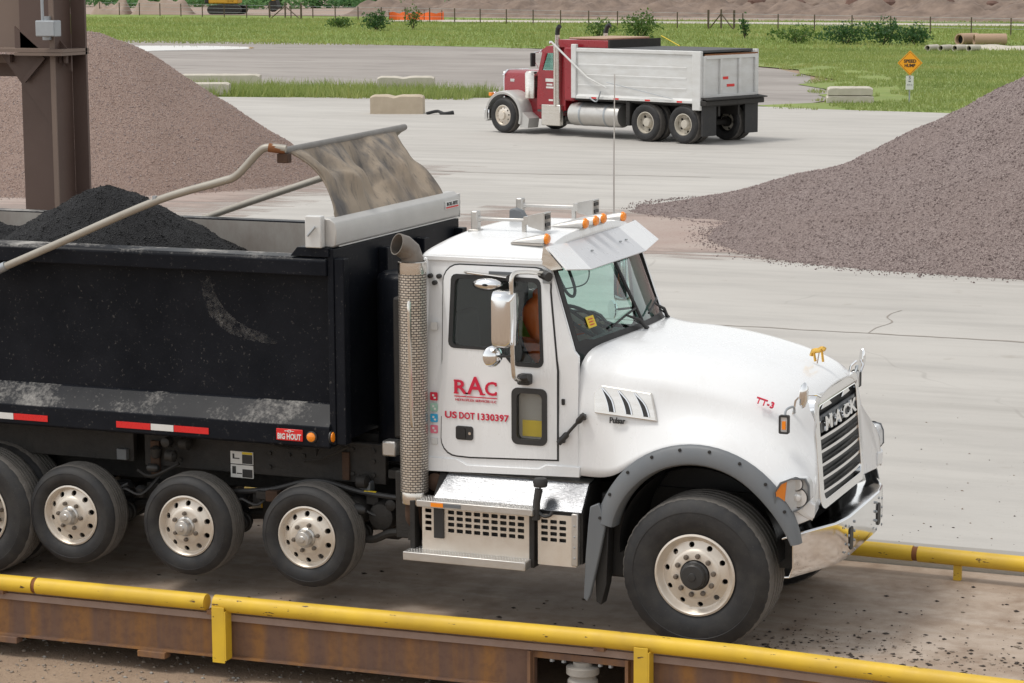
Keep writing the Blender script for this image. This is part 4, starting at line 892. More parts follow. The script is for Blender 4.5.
# wheel-arch flare, its bolts, liner, tail piece
AC = (0., .72)
for s in (-1, 1):
    cs = [(.785,1.13),(.778,1.172),(.758,1.192),(.72,1.206),(.665,1.218),(.645,1.212),(.633,1.19),(.625,1.08)]
    rows = []
    for k in range(31):
        a = R(168-(168-9)*k/30); rows.append([(AC[0]+q*math.cos(a), s*y, AC[1]+q*math.sin(a)) for q, y in [(.785-(.785-r)*(1-.55*(max(0, k-22)/8)**2), y) for r, y in cs]])
    fl = MB().grid(rows).build('fender_flare', 'grey_plastic', tk, 40)
    for a in (165,150,133,116,99,82,64,46,28):
        MB().lathe([(.013,0),(.011,s*.010),(0,s*.012)], (AC[0]+.748*math.cos(R(a)), s*1.196, AC[1]+.748*math.sin(R(a))), 'y', 10).build('bolt', 'black_plain', fl)
    rows = [[(AC[0]+.60*math.cos(R(a)), s*y, AC[1]+.60*math.sin(R(a))) for a in range(-5, 190, 8)] for y in (1.12,.45)]
    MB().grid(rows).build('wheel_well', 'black_plain', tk, 60)
    MB().grid([[(AC[0]+r*math.cos(R(a)), s*.45, AC[1]+r*math.sin(R(a))) for a in range(-5, 190, 8)] for r in (.60,.02)]).build('wheel_well', 'black_plain', tk, 60)
    tl = [(-.80,.99),(-.735,1.02),(-.675,.88),(-.72,.66),(-.765,.46),(-.795,.33),(-.82,.275),(-.85,.30),(-.835,.62),(-.815,.86)]
    MB().xz(tl, s*1.20, s*1.16).build('fender_tail', 'grey_plastic', tk, 30, bevel=.008)
    MB().xz([(-.80,.95),(-.68,.95),(-.70,.40),(-.74,.24),(-.78,.26),(-.79,.5)], s*1.12, s*1.0).build('mud_guard', 'dark_plastic', tk, 30, bevel=.006)
    MB().box(-.80,-.60,min(s*.55,s*.97),max(s*.55,s*.97),.42,1.05).build('dark_gap_filler', 'black_plain', tk, bevel=.02)  # added black block, stands in for the dark of the gap behind the wheel
    # headlamp
    sy = lambda x, d=0: s*(1.192-.42*max(0, x-.56)-d)
    HL = [(.585,1.205),(.625,1.275),(.70,1.305),(.785,1.30),(.81,1.25),(.815,1.15),(.755,1.085),(.685,1.05),(.625,1.08),(.592,1.13)]
    o = MB(); o.add([(x, sy(x,-.012), z) for x, z in HL]+[(x, sy(x,.10), z) for x, z in HL], [tuple(range(10))]+[tuple(range(10,20))]+[(i,(i+1)%10,(i+1)%10+10,i+10) for i in range(10)])
    hl = o.build('headlamp', 'lamp_bowl', tk, 30, bevel=.008)
    MB().plate(shrink(HL, -.004), [shrink(HL, .006)], lambda u, v, w, s=s: (u, sy(u, -.030)-s*w, v), 0, .022).build('lamp_rim', 'grey_plastic', hl, 30)
    am = [(.595,1.205),(.630,1.262),(.665,1.28),(.655,1.17),(.652,1.085),(.628,1.098),(.602,1.14)]
    MB().add([(x, sy(x,-.020), z) for x, z in am]+[(x, sy(x,-.0), z) for x, z in am], [tuple(range(7)), tuple(range(7,14))]+[(i,(i+1)%7,(i+1)%7+7,i+7) for i in range(7)]).build('turn_lens', 'amber', hl, 30)
    MB().lathe([(.075,0),(.068,-s*.0),(.05,s*-.02),(.02,s*-.03),(0,s*-.032)], (.735,sy(.735,-.014),1.165), 'y', 20).build('reflector', 'lamp_inner', hl)
    MB().lathe([(.052,0),(.045,s*-.0),(.02,s*-.02),(0,s*-.022)], (.725,sy(.725,-.014),1.262), 'y', 18).build('reflector', 'lamp_inner', hl)
    MB().lathe([(.03,0),(.026,s*.012),(0,s*.018)], (.735,sy(.735,-.012),1.165), 'y', 14).build('bulb', 'lamp_inner', hl)
    sh = [(x, z) for x, z in HL]
    MB().add([(x, sy(x,-.026), z) for x, z in HL], [tuple(range(10))]).build('cover_lens', 'glass_clear', hl, 0)
    # white bumper corner under the lamp
    MB().ext([(.60,s*1.145,1.06),(.665,s*1.12,1.035),(.74,s*1.09,1.07),(.80,s*1.06,1.13),(.835,s*1.03,1.10),(.83,s*1.02,1.0),(.72,s*1.10,.955),(.64,s*1.14,.98)], (-.02,-s*.10,0)).build('lamp_valance', 'white_paint', tk, 30, bevel=.01)
    # air-vent panel with three slots
    yv = lambda z: s*(1.052+.014-(z-1.65)*.34)
    V4 = lambda a, b: ((-.85+(.45+.03*b)*a+.035*b), 1.862-.042*a-(.203-.012*a)*b)
    def vq(a0, a1, b0, b1, d): 
        out = []
        for a, b in ((a0,b0),(a1,b0),(a1,b1),(a0,b1)): x, z = V4(a, b); out.append((x, yv(z)+s*d, z))
        return out
    vn = MB().ext(vq(0,1,0,1,.0), (0,-s*.03,0)).build('hood_vent', 'polished', tk, smooth=0, bevel=.006)
    for a in (.16,.44,.72):
        P_ = []; Q_ = []
        for k in range(7):
            b = .10+.78*k/6; a_ = a+.10*(1-(1-k/6)**2)-.02; x, z = V4(a_, b); P_.append((x, yv(z)+s*.004, z)); x, z = V4(a_+.095*min(1, .25+k*.3), b); Q_.append((x, yv(z)+s*.004, z))
        MB().grid([P_, Q_]).build('vent_slot', 'black_plain', vn, 0); MB().tube(Q_, .008, 6).build('vent_lip', 'chrome', vn)
        MB().tube(crom([V for V in P_],1), .004, 5).build('vent_lip', 'chrome', vn)
    text_on('badge', 'Pulsar', .045, .12, 'black_plain', tk, (-.635,s*1.068,1.615), (-s,0,0), (0,-s*.12,1), bold=.03, depth=.008)
# TT-3 on the hood
text_on('unit_number', 'TT-3', .050, .135, 'red_decal', tk, (.425,-.905,1.787), (1,.22,-.34), (0,.72,.9), bold=.02, depth=.014)

# ---- grille
gx = .775
def gpl(u, v, w, d=0.): return (gx+w+d-.05*abs(u)**2-.085*(v-1.04), u, v)
ch = MB().plate(rr(-.645,.645,.965,1.80,.12,6), [rr(-.545,.545,1.03,1.715,.06,6)], gpl, -.07, .02).build('grille_surround', 'chrome', tk, 25, bevel=.012)
MB().plate(rr(-.56,.56,1.015,1.73,.06), [], gpl, -.06, -.03).build('grille_mesh', 'black_plain', tk, 0)
for i in range(6):
    z = 1.085+i*.098
    if i == 5: z += .015
    m = MB(); m.grid([[gpl(y, z+dz, dx, -.012) for y in (-.54,-.36,-.18,0,.18,.36,.54)] for dx, dz in ((-.02,-.018),(.022,-.012),(.026,.012),(-.015,.018))]); m.build('grille_bar', 'chrome', tk, 30)
nm = MB().plate(rr(-.50,.50,1.515,1.635,.01), [], gpl, .0, .012).build('name_plate', 'grey_plastic', tk, 0)
for ch_, y in zip('MACK', (-.36,-.12,.12,.36)): text_on('letter', ch_, .105, .19, 'chrome', nm, gpl(y, 1.575, .026), (0,1,0), (-.085,0,1), bold=.035, depth=.012)
for s in (-1, 1): MB().ext([gpl(s*.14,1.672,-.02),gpl(s*.42,1.672,-.02),gpl(s*.36,1.712,-.02),gpl(s*.22,1.722,-.02)], (.02,0,0)).build('grille_brow', 'chrome', tk, 30, bevel=.006)
# little gold ornament on the nose
o = MB().tube(crom([(.515,0,1.995),(.53,0,2.03),(.575,0,2.04),(.60,0,2.055),(.625,0,2.045)],4), [.014]*4+[.02]*8+[.018]*4+[.012], 10).build('hood_ornament', 'gold', tk)
for x, z in ((.535,2.03),(.595,2.045)): MB().tube([(x,0,z),(x+.012,0,1.955)], .010, 8).build('stem', 'gold', o)
MB().tube([(.56,0,1.94),(.575,0,2.03)], .008, 6).build('post', 'chrome', o)
# fender mirrors and signal lamps
for s in (-1, 1):
    m = MB(); m.lathe([(0,.03),(.04,.027),(.075,.012),(.085,0),(.08,-.008),(0,-.01)], (0,0,0), 'x', 20); fm = m.build('fender_mirror', 'chrome', tk); fm.location = (.69,s*.84,1.845); fm.scale = (1,.5,1.15); fm.rotation_euler = (0,.1,s*.55)
    MB().tube([(.66,s*.82,1.84),(.62,s*.80,1.80),(.60,s*.78,1.70)], .010, 8).build('mirror_stalk', 'chrome', tk)
    MB().tube([(.69,s*.82,1.845),(.74,s*.70,1.83),(.75,s*.60,1.80)], .008, 8).build('mirror_stay', 'chrome', tk)
    sl = MB().box(.575,.635,min(s*1.0,s*1.045),max(s*1.0,s*1.045),1.605,1.725).build('signal_lamp', 'lamp_inner', tk, bevel=.008)
    MB().plate(rr(.568,.642,1.598,1.732,.012), [rr(.58,.63,1.612,1.718,.008)], lambda u, v, w: (u, s*(1.048+w), v), -.03, .004).build('lamp_rim', 'dark_plastic', sl, 0)
    MB().box(.592,.618,min(s*1.044,s*1.05),max(s*1.044,s*1.05),1.63,1.69).build('lens', 'amber', sl)
    MB().tube(crom([(.605,s*1.02,1.725),(.61,s*1.0,1.765),(.64,s*.93,1.775),(.63,s*.86,1.72)],4), .009, 8).build('lamp_stalk', 'galvanised', sl)

# ---- bumper: folded chrome plate with a top flange
BP = [(.705,-1.165),(.90,-.70),(.935,-.45),(.935,.45),(.90,.70),(.705,1.165)]
def brow(dx, z): return [(x+(dx if abs(y) < 1. or dx > -.1 else dx*.3), y, z) for x, y in BP]
rows = [brow(-.24,.87),brow(-.12,.885),brow(0,.905),brow(.012,.895),brow(.016,.66),brow(-.012,.585),brow(-.05,.58)]
bp = MB().grid(rows).build('bumper', 'chrome', tk, 25); so = bp.modifiers.new('plate', 'SOLIDIFY'); so.thickness = .012; so.offset = -1; b_ = bp.modifiers.new('edge', 'BEVEL'); b_.width = .006; b_.segments = 2; b_.limit_method = 'ANGLE'; b_.angle_limit = R(25)
MB().box(.55,.70,-.95,.95,.60,.85).build('bumper_backing', 'chassis_black', tk)
for y in (-.42,.42):
    MB().plate(rr(y-.045,y+.045,.65,.82,.03), [], lambda u, v, w: (.951+w, u, v), -.004, .003).build('tow_slot', 'black_plain', bp, 0)
    for z in (.635,.70,.77,.84): 
        for dy in (-.085,.085): MB().lathe([(.011,0),(.010,.008),(0,.010)], (.950,y+dy,z), 'x', 8).build('bolt', 'galvanised', bp)
for y, z in ((-.58,.84),(-.58,.66),(.2,.70),(-.2,.70)): MB().lathe([(.009,0),(.0,.009)], (.945 if abs(y) < .5 else .935,y,z), 'x', 8).build('bolt', 'galvanised', bp)

# ---- steps and battery box
bb = MB()
bb.yz([(-.80,.55),(-1.185,.55),(-1.185,.925),(-1.03,1.115),(-.80,1.13)], -2.06, -.86); bx = bb.build('battery_box', 'chassis_black', tk, smooth=0)
MB().ext([(-2.06,-1.19,.93),(-1.225,-1.19,.93),(-1.245,-1.03,1.12),(-1.99,-1.03,1.12)], (0,-.006,.005)).build('top_cover', 'step_polish', bx, smooth=0, bevel=.004)
MB().ext([(-1.215,-1.19,.93),(-.865,-1.19,.93),(-.865,-1.03,1.12),(-1.235,-1.03,1.12)], (0,-.006,.005)).build('top_cover', 'step_polish', bx, smooth=0, bevel=.004)
MB().ext([(-1.99,-1.03,1.12),(-.865,-1.03,1.12),(-.865,-.94,1.135),(-1.99,-.94,1.135)], (0,-.003,.008)).build('top_lip', 'aluminium', bx, smooth=0)
def slots(x0, x1, nx, z0, z1, nz, g=.018):
    w, h = (x1-x0)/nx, (z1-z0)/nz; out = []
    for i in range(nx):
        for j in range(nz): out.append(rr(x0+i*w+g/2, x0+(i+1)*w-g/2, z0+j*h+g*.45, z0+(j+1)*h-g*.45, .006, 2))
    return out
MB().plate([(-2.13,.56),(-1.255,.56),(-1.255,.90),(-2.13,.90)], slots(-1.93,-1.30,9,.70,.885,4)+slots(-2.115,-2.045,1,.70,.885,4), lambda u, v, w: (u, -1.215+w, v), 0, .012).build('front_panel', 'wheel_alloy', bx, 0)
MB().plate([(-1.20,.53),(-.90,.53),(-.90,.91),(-1.20,.91)], slots(-1.185,-.97,3,.70,.88,4), lambda u, v, w: (u, -1.215+w, v), 0, .012).build('front_panel', 'wheel_alloy', bx, 0)
MB().box(-.935,-.885,-1.225,-1.0,.54,.93).build('side_channel', 'aluminium', bx, bevel=.006)
for z in (.6,.68,.76,.84): MB().lathe([(.008,0),(0,-.006)], (-.91,-1.226,z), 'y', 8).build('rivet', 'galvanised', bx)
us = MB().box(-2.14,-1.21,-1.30,-1.10,.905,.955).build('upper_step', 'aluminium', tk, bevel=.005)
MB().box(-2.02,-1.92,-1.306,-1.299,.915,.945).build('marker_lens', 'amber', us); MB().box(-1.92,-1.78,-1.305,-1.299,.917,.943).build('marker_base', 'grey_plastic', us)
ls = MB().box(-2.235,-1.25,-1.345,-1.12,.50,.565).build('lower_step', 'aluminium', tk, bevel=.006)
for st_, z, x0, x1, y0, y1 in ((us,.955,-2.12,-1.24,-1.285,-1.12),(ls,.565,-2.21,-1.27,-1.33,-1.14)):
    m = MB(); nx_ = 42
    for i in range(nx_):
        for j in range(4): x = x0+(x1-x0)*(i+.5)/nx_; y = y0+(y1-y0)*(j+.5)/4; m.lathe([(.0065,0),(.004,.005)], (x,y,z-.001), 'z', 6)
    tag(m.build('grip_studs', 'aluminium', st_, 0), kind='stuff')
for x in (-2.205,-1.245): MB().box(x-.02,x+.02,-1.23,-1.10,.50,.93).build('step_hanger', 'chassis_black', tk, bevel=.004)
MB().box(-2.03,-1.95,-1.232,-1.214,.66,.90).build('door_strap', 'dark_plastic', bx, bevel=.004)
kp = MB().tube([(-1.205,-1.24,.87),(-1.20,-1.24,1.0),(-1.185,-1.23,1.10)], [.030,.027,.030], 10).build('filler_handle', 'dark_plastic', tk)
MB().lathe([(.0,-.02),(.05,-.015),(.055,.02),(.045,.045),(0,.05)], (-1.18,-1.215,1.13), 'z', 16).build('cap', 'dark_plastic', kp)
MB().tube(crom([(-1.19,-1.235,.93),(-1.14,-1.245,.90),(-1.09,-1.245,.915),(-1.08,-1.24,.94)],4), .013, 8).build('hook', 'dark_plastic', kp)
MB().lathe([(.03,0),(.07,.02),(.07,.10),(.05,.13)], (-2.10,-1.06,1.04), 'y', 16).build('red_gladhand', 'rust_dark', tk)

# ---- exhaust stack
SX, SY = -2.235, -1.115
sg = MB().lathe([(.096,.905),(.104,.90),(.105,.985),(.105,2.62),(.104,2.70),(.098,2.71)], (0,0,0), 'z', 40, caps=False).build('exhaust_stack', 'stack_guard', tk); sg.location = (SX,SY,0)
MB().lathe([(.106,.893),(.108,.90),(.108,.975),(.106,.98)], (0,0,0), 'z', 40, caps=False).build('lower_band', 'polished', sg)
MB().lathe([(.107,2.63),(.108,2.64),(.108,2.715),(.10,2.72)], (0,0,0), 'z', 40, caps=False).build('upper_band', 'polished', sg)
MB().lathe([(.085,.89),(.085,2.70)], (0,0,0), 'z', 24).build('muffler', 'chassis_black', sg)
tip = [Vector((0,0,2.66)), Vector((0,0,2.74)), Vector((-.012,-.016,2.795)), Vector((-.04,-.055,2.835)), Vector((-.075,-.105,2.855))]
rows = []
for i, p in enumerate(tip):
    d = (tip[min(i+1,4)]-tip[max(i-1,0)]).normalized(); a = Vector((.5,-.85,0)); a = (a-d*a.dot(d)).normalized(); b = d.cross(a); rows.append([p+(a*math.cos(2*PI*k/24)+b*math.sin(2*PI*k/24))*.083 for k in range(24)])
rows += [[p*1 for p in [(tip[-1]+(q-tip[-1])*.9) for q in rows[-1]]], [(tip[1]+(q-tip[1])*.88) for q in rows[1]]]
mat('sooty_steel', (.30,.27,.24), (.16,.14,.12), .8, 8, .5, .7)
MB().grid(rows, True).build('stack_tip', 'sooty_steel', sg, 50); MB().lathe([(.072,2.74),(.0,2.741)], (0,0,0), 'z', 20).build('bore_shade', 'black_plain', sg)  # flat black disc across the bore paints the darkness inside the tip
MB().tube(crom([(.03,-.12,2.40),(.035,-.145,2.36),(.045,-.14,1.6),(.045,-.12,1.50)],5), .014, 8).build('grab_bar', 'polished', sg)
MB().box(-.05,.05,-.02,.10,.60,.89).build('stack_support', 'chassis_black', sg)
MB().tube(crom([(0,0,.89),(0,.02,.75),(.1,.2,.65),(.3,.5,.6)],5), .07, 14).build('exhaust_pipe', 'rust_dark', sg)

# ---- mirrors on the near door (and their twins)
for s in (-1, 1):
    y = s*1.31
    rows = []
    for w, k in ((0,.30),(.006,.58),(.02,.80),(.05,.96),(.09,1.),(.135,.97),(.15,.88)):
        rows.append([(-1.40-w*1.0+.07, y+(a)*k*.115, 2.355+b*(.205 if k > .8 else .19)) for a, b in [(p[0]/.115, p[1]/.205) for p in rr(-.115,.115,-.205,.205,.06,4)]])
    mm = MB(); mm.grid(rows, True); n_ = len(rows[0]); mm.f += [tuple(range(n_)), tuple(range(len(mm.v)-n_, len(mm.v)))]; mm.m += [0,0]
    mb = mm.build('door_mirror', 'chrome', tk, 50); mb.location = (0,0,0)
    br_ = MB().tube(crom([(-1.22,s*1.03,2.66),(-1.30,s*1.22,2.69),(-1.345,s*1.33,2.68),(-1.35,s*1.345,2.55),(-1.345,s*1.345,2.2),(-1.34,s*1.34,2.0),(-1.34,s*1.30,1.92),(-1.35,s*1.12,1.88)],5), .016, 10).build('mirror_bracket', 'polished', tk)
    MB().box(-1.40,-1.30,min(s*1.04,s*1.13),max(s*1.04,s*1.13),1.84,1.92).build('lower_mount', 'dark_plastic', br_, bevel=.015)
    MB().tube([(-1.36,s*1.14,1.89),(-1.30,s*1.14,1.905)], .03, 10).build('pivot', 'dark_plastic', br_)
    MB().tube([(-1.25,s*1.0,2.655),(-1.17,s*1.06,2.64)], .035, 12).build('upper_mount', 'dark_plastic', br_)
    sm = MB().lathe([(0,.045),(.03,.042),(.065,.022),(.08,0),(.078,-.01),(0,-.012)], (0,0,0), 'x', 24).build('spot_mirror', 'chrome', tk); sm.location = (-1.52,s*1.29,2.07); sm.rotation_euler = (0,0,s*.75)
    MB().tube([(-1.50,s*1.28,2.07),(-1.345,s*1.335,2.09)], .010, 8).build('spot_mirror_stay', 'dark_plastic', tk)
    rows = [[(-1.625+.115*k*math.cos(2*PI*i/24), s*(1.13+w), 2.575+.045*k*math.sin(2*PI*i/24)) for i in range(24)] for k, w in ((.2,.05),(.7,.04),(1,.01),(.95,-.02),(.2,-.02))]
    lm_ = MB().grid(rows, True).build('look_down_mirror', 'chrome', tk, 60)
    MB().tube([(-1.86,s*1.0,2.64),(-1.82,s*1.05,2.645),(-1.45,s*1.06,2.615)], .010, 8).build('stay', 'polished', lm_)
    MB().tube([(-1.47,s*1.02,2.62),(-1.47,s*1.09,2.62)], .026, 10).build('clamp', 'dark_plastic', lm_)
    for dx, dz in ((-.035,.02),(.035,.02),(0,-.03)): MB().lathe([(.018,0),(.018,s*.03),(0,s*.035)], (-2.105+dx,s*.985,2.58+dz), 'y', 10).build('hose_coupling', 'dark_plastic', tk)
# ---- lettering on the near door
yl = -1.0655
red = 'red_decal'
for c, x, h, w in (('R',-1.872,.105,.105),('A',-1.755,.135,.135),('C',-1.63,.105,.095)):
    o = text_on('letter', c, h, w, red, tk, (x,yl,1.735+h/2), (1,0,0), (0,0,1), bold=.018)
    z0 = 1.735
    if c == 'R':
        for a, b, z in ((-.056,-.018,z0),(.025,.060,z0),(-.056,-.01,z0+h-.011)): MB().box(x+a,x+b,yl-.003,yl-.0005,z,z+.011).build('serif', red, tk)
    if c == 'A':
        for a, b in ((-.078,-.038),(.036,.080)): MB().box(x+a,x+b,yl-.003,yl-.0005,z0,z0+.012).build('serif', red, tk)
    if c == 'C':
        for z in (z0+.003,z0+h-.032): MB().box(x+.034,x+.045,yl-.003,yl-.0005,z,z+.028).build('serif', red, tk)
MB().box(-1.925,-1.83,yl-.003,yl-.0005,1.713,1.720).build('underline', red, tk); MB().box(-1.825,-1.58,yl-.003,yl-.0005,1.713,1.720).build('underline', red, tk)
text_on('small_print', 'METROPLEX SERVICES LLC', .017, .33, red, tk, (-1.752,yl,1.690), (1,0,0), (0,0,1))
for w_, x_, l_ in (('US',-1.955,.095),('DOT',-1.825,.125),('1330397',-1.613,.25)): text_on('registration', w_, .052, l_, red, tk, (x_,yl,1.572), (1,0,0), (0,0,1), bold=.022, spacing=1.05)
for (z, c) in ((1.70,'red_decal'),(1.617,'green_decal'),(1.535,'blue_decal'),(1.45,'pink_decal')):
    x = -2.098; o = MB().plate(rr(x-.030,x+.030,z-.031,z+.031,.008), [], lambda u, v, w: (u, -1.054+w, v), 0, .004).build('round_sticker', c, tk, 0)
    MB().plate(rr(x-.012,x+.004,z,z+.016,.004), [], lambda u, v, w: (u, -1.0565+w, v), 0, .002).build('sticker_print', 'white_reflect', o, 0); MB().plate(rr(x+.0,x+.018,z-.018,z-.004,.004), [], lambda u, v, w: (u, -1.0565+w, v), 0, .002).build('sticker_print', 'white_reflect', o, 0)
MB().box(-2.12,-2.07,-1.06,-1.049,1.335,1.385).build('access_plate', 'white_paint_old', tk, bevel=.003); MB().box(-2.12,-2.07,-1.05,-1.03,2.20,2.26).build('access_plate', 'white_paint_old', tk, bevel=.003)

# ---- cab interior
MB().yz([(-.97,1.9),(.97,1.9),(.97,1.98),(.40,2.02),(-.97,2.02)], -1.30,-.92).build('dashboard', 'interior_grey', tk, bevel=.03)
MB().box(-1.30,-1.0,-.97,.97,1.3,1.90).build('dash_lower', 'interior_grey', tk, bevel=.04)
MB().box(-2.15,-1.25,-.93,.93,2.70,2.735).build('headliner', 'interior_pale', tk)
MB().box(-2.155,-2.13,-.95,.95,1.2,2.70).build('back_trim', 'interior_dark', tk)
for y in (-.52,.52):
    st_ = MB().box(-2.05,-1.52,y-.26,y+.26,1.50,1.66).build('seat', 'seat_fabric', tk, bevel=.05, seg=3)
    MB().obox((-2.075,y,1.95),.10,.50,.66,ry=-.08).build('seat_back', 'seat_fabric', st_, bevel=.05, seg=3); MB().box(-1.98,-1.6,y-.18,y+.18,1.18,1.5).build('seat_base', 'interior_grey', st_, bevel=.02)
sw = MB(); rows = []
for i in range(33):
    a = 2*PI*i/32; c = Vector((0,.225*math.cos(a),.225*math.sin(a))); rows.append([c+(c.normalized()*math.cos(b)+Vector((1,0,0))*math.sin(b))*.016 for b in [2*PI*k/8 for k in range(8)]])
sw.grid(rows, True); swo = sw.build('steering_wheel', 'black_plain', tk, 60); swo.location = (-1.44,.48,2.08); swo.rotation_euler = (0,R(-58),0)
for a in (90,210,330): MB().tube([(0,0,0),(0,.22*math.cos(R(a)),.22*math.sin(R(a)))], .014, 8).build('spoke', 'black_plain', swo)
MB().tube([(-1.44,.48,2.08),(-1.15,.52,1.85)], .035, 10).build('steering_column', 'interior_grey', tk)
MB().box(-1.44,-1.20,-1.0,-.975,1.40,1.80).build('door_pocket', 'interior_pale', tk); MB().box(-1.40,-1.22,-1.012,-1.001,1.44,1.56).build('pocket_label', 'yellow_decal', tk)

# ---- the driver: a person of their own in the far seat
pr = thing('person', 'driver in an orange vest seated at the wheel of the white truck', 'person', (-1.88,.48,1.66))
def skin_mesh(name, verts, edges, radii, material, parent, root=0, sub=2):
    me = bpy.data.meshes.new(name); me.from_pydata(verts, edges, []); me.materials.append(MATS[material]); ob = link(name, me, parent)
    bm = bmesh.new(); bm.from_mesh(me); L = bm.verts.layers.skin.verify()
    for v, r in zip(bm.verts, radii): v[L].radius = r if isinstance(r, tuple) else (r, r); v[L].use_root = v.index == root
    bm.to_mesh(me); bm.free()
    sk = ob.modifiers.new('skin', 'SKIN'); sk.use_smooth_shade = True; sk.branch_smoothing = .4; ss = ob.modifiers.new('sub', 'SUBSURF'); ss.levels = sub; ss.render_levels = sub; return ob
BV = [(0,0,.08),(-.02,0,.30),(0,0,.50),(.02,0,.60),(.04,0,.68),                        # pelvis, belly, chest, neck base, neck
      (0,-.19,.53),(.12,-.25,.30),(.33,-.20,.33),(.40,-.17,.37),(0,.19,.53),(.12,.25,.30),(.33,.20,.33),(.40,.17,.37),
      (.16,-.12,.05),(.44,-.14,.05),(.48,-.14,-.35),(.60,-.14,-.40),(.16,.12,.05),(.44,.14,.05),(.48,.14,-.35),(.60,.14,-.40)]
BE = [(0,1),(1,2),(2,3),(3,4),(2,5),(5,6),(6,7),(7,8),(2,9),(9,10),(10,11),(11,12),(0,13),(13,14),(14,15),(15,16),(0,17),(17,18),(18,19),(19,20)]
BR = [(.15,.17),(.13,.17),(.14,.18),.07,.055,.085,.058,.045,.03,.085,.058,.045,.03,.09,.068,.052,.045,.09,.068,.052,.045]
skin_mesh('body', BV, BE, BR, 'orange_vest', pr)
hv = [(.06,0,.70),(.065,0,.76),(.06,0,.84),(.055,0,.88)]; hb = skin_mesh('head', hv, [(0,1),(1,2),(2,3)], [.06,(.085,.07),(.10,.08),(.075,.065)], 'skin', pr)
MB().lathe([(.0,.12),(.05,.11),(.085,.08),(.10,.03),(.103,0),(.098,0)], (.045,0,.82), 'z', 20).build('cap', 'hair', pr); MB().xy([(.12,-.07),(.22,-.045),(.235,0),(.22,.045),(.12,.07)], .825,.835).build('cap_brim', 'hair', pr, bevel=.003)
MB().tube([(.145,0,.79),(.172,0,.765),(.15,0,.755)], [.008,.014,.008], 8).build('nose', 'skin', pr)
for s in (-1,1):
    MB().lathe([(0,-.012),(.012,0),(0,.012)], (.135,s*.032,.795), 'x', 8).build('eye', 'hair', pr); MB().lathe([(0,-.012),(.03,0),(0,.012)], (.05,s*.085,.785), 'y', 10).build('ear', 'skin', pr)
    hx = Vector((.42,s*.165,.38)); pal = MB().tube([hx+Vector((-.04,0,-.01)), hx+Vector((.05,0,.02))], [.026,.036], 10).build('hand', 'skin', pr)
    for k in range(4): b = hx+Vector((.05,(-.027+.018*k),.02)); MB().tube([b, b+Vector((.035,0,.0)), b+Vector((.045,0,-.03)), b+Vector((.025,0,-.045))], .0085, 6).build('finger', 'skin', pal)
    b = hx+Vector((.0,-s*.03,.01)); MB().tube([b, b+Vector((.035,-s*.02,.0)), b+Vector((.06,-s*.01,-.02))], .010, 6).build('thumb', 'skin', pal)
MB().lathe([(.15,.0),(.165,.06),(.16,.13)], (-.01,0,.30), 'z', 20, caps=False).build('vest_stripe', 'lime_shirt', pr)
# ================================================================== LOAD-OUT COLUMN beside the scale
sc_ = thing('steel_column', 'brown steel load-out column with gusset plates behind the black dump box', 'steel column', (-7.62,2.55,YARD_Z))
def col_part(name, material, fn, parent=sc_, **kw):
    m = MB(); fn(m); m.v = [(x+7.62, y-2.55, z-YARD_Z) for x, y, z in m.v]; return m.build(name, material, parent, smooth=0, **kw)
CT = 5.6
col_part('flange', 'brown_steel', lambda m: m.box(-7.92,-7.50,2.44,2.47,YARD_Z,CT))
col_part('web', 'brown_steel', lambda m: m.box(-7.485,-7.455,2.30,2.60,YARD_Z,CT))
col_part('front_flange', 'brown_panel', lambda m: m.box(-7.495,-7.445,2.285,2.30,YARD_Z,CT))
col_part('back_flange', 'brown_steel', lambda m: m.box(-7.454,-7.30,2.60,2.63,YARD_Z,CT))
col_part('base_plate', 'brown_steel', lambda m: m.box(-8.05,-7.2,2.15,2.76,YARD_Z,YARD_Z+.04))
col_part('joint_plate', 'brown_panel', lambda m: m.box(-9.9,-7.30,2.20,2.66,4.085,4.115))
col_part('joint_plate', 'brown_panel', lambda m: m.box(-7.82,-7.30,2.18,2.66,4.055,4.082))
col_part('gusset', 'brown_steel', lambda m: m.xz([(-8.12,4.054),(-7.51,4.054),(-7.51,3.30)], 2.41, 2.43))
col_part('gusset', 'brown_steel', lambda m: m.xz([(-7.53,4.054),(-7.36,4.054),(-7.36,3.9)], 2.44, 2.46))
col_part('stiffener', 'brown_steel', lambda m: m.xz([(-7.98,4.116),(-7.72,4.116),(-7.98,4.32)], 2.44, 2.46))
col_part('stiffener', 'brown_steel', lambda m: m.xz([(-7.53,4.116),(-7.38,4.116),(-7.53,4.27)], 2.40, 2.42))
col_part('brace', 'brown_steel', lambda m: m.ext([(-7.86,2.36,3.82),(-7.83,2.36,3.79),(-7.60,2.36,4.02),(-7.63,2.36,4.05)], (0,.02,0)))
col_part('hopper_panel', 'brown_panel', lambda m: m.box(-9.9,-7.72,2.62,2.66,4.116,5.6))
col_part('cross_beam', 'brown_panel', lambda m: (m.box(-9.9,-7.92,2.50,2.53,3.97,4.05)))
col_part('cross_beam', 'brown_steel', lambda m: (m.box(-9.9,-7.92,2.9,3.2,3.82,3.99)))
jb = col_part('junction_box', 'galvanised', lambda m: m.box(-7.54,-7.33,2.12,2.24,4.235,4.385), bevel=.01)
col_part('junction_lid', 'galvanised', lambda m: m.box(-7.43,-7.335,2.108,2.119,4.245,4.375), jb); col_part('conduit', 'galvanised', lambda m: m.tube([(-7.50,2.19,4.385),(-7.50,2.19,5.4)], .015, 8), jb)
col_part('box_bracket', 'galvanised', lambda m: m.box(-7.54,-7.47,2.24,2.285,4.20,4.42), jb)
for x in (-8.2,-8.0,-7.45,-7.38): col_part('bolt', 'brown_steel', lambda m: m.lathe([(.025,3.98),(.025,4.054)], (x,2.38,0), 'z', 6))

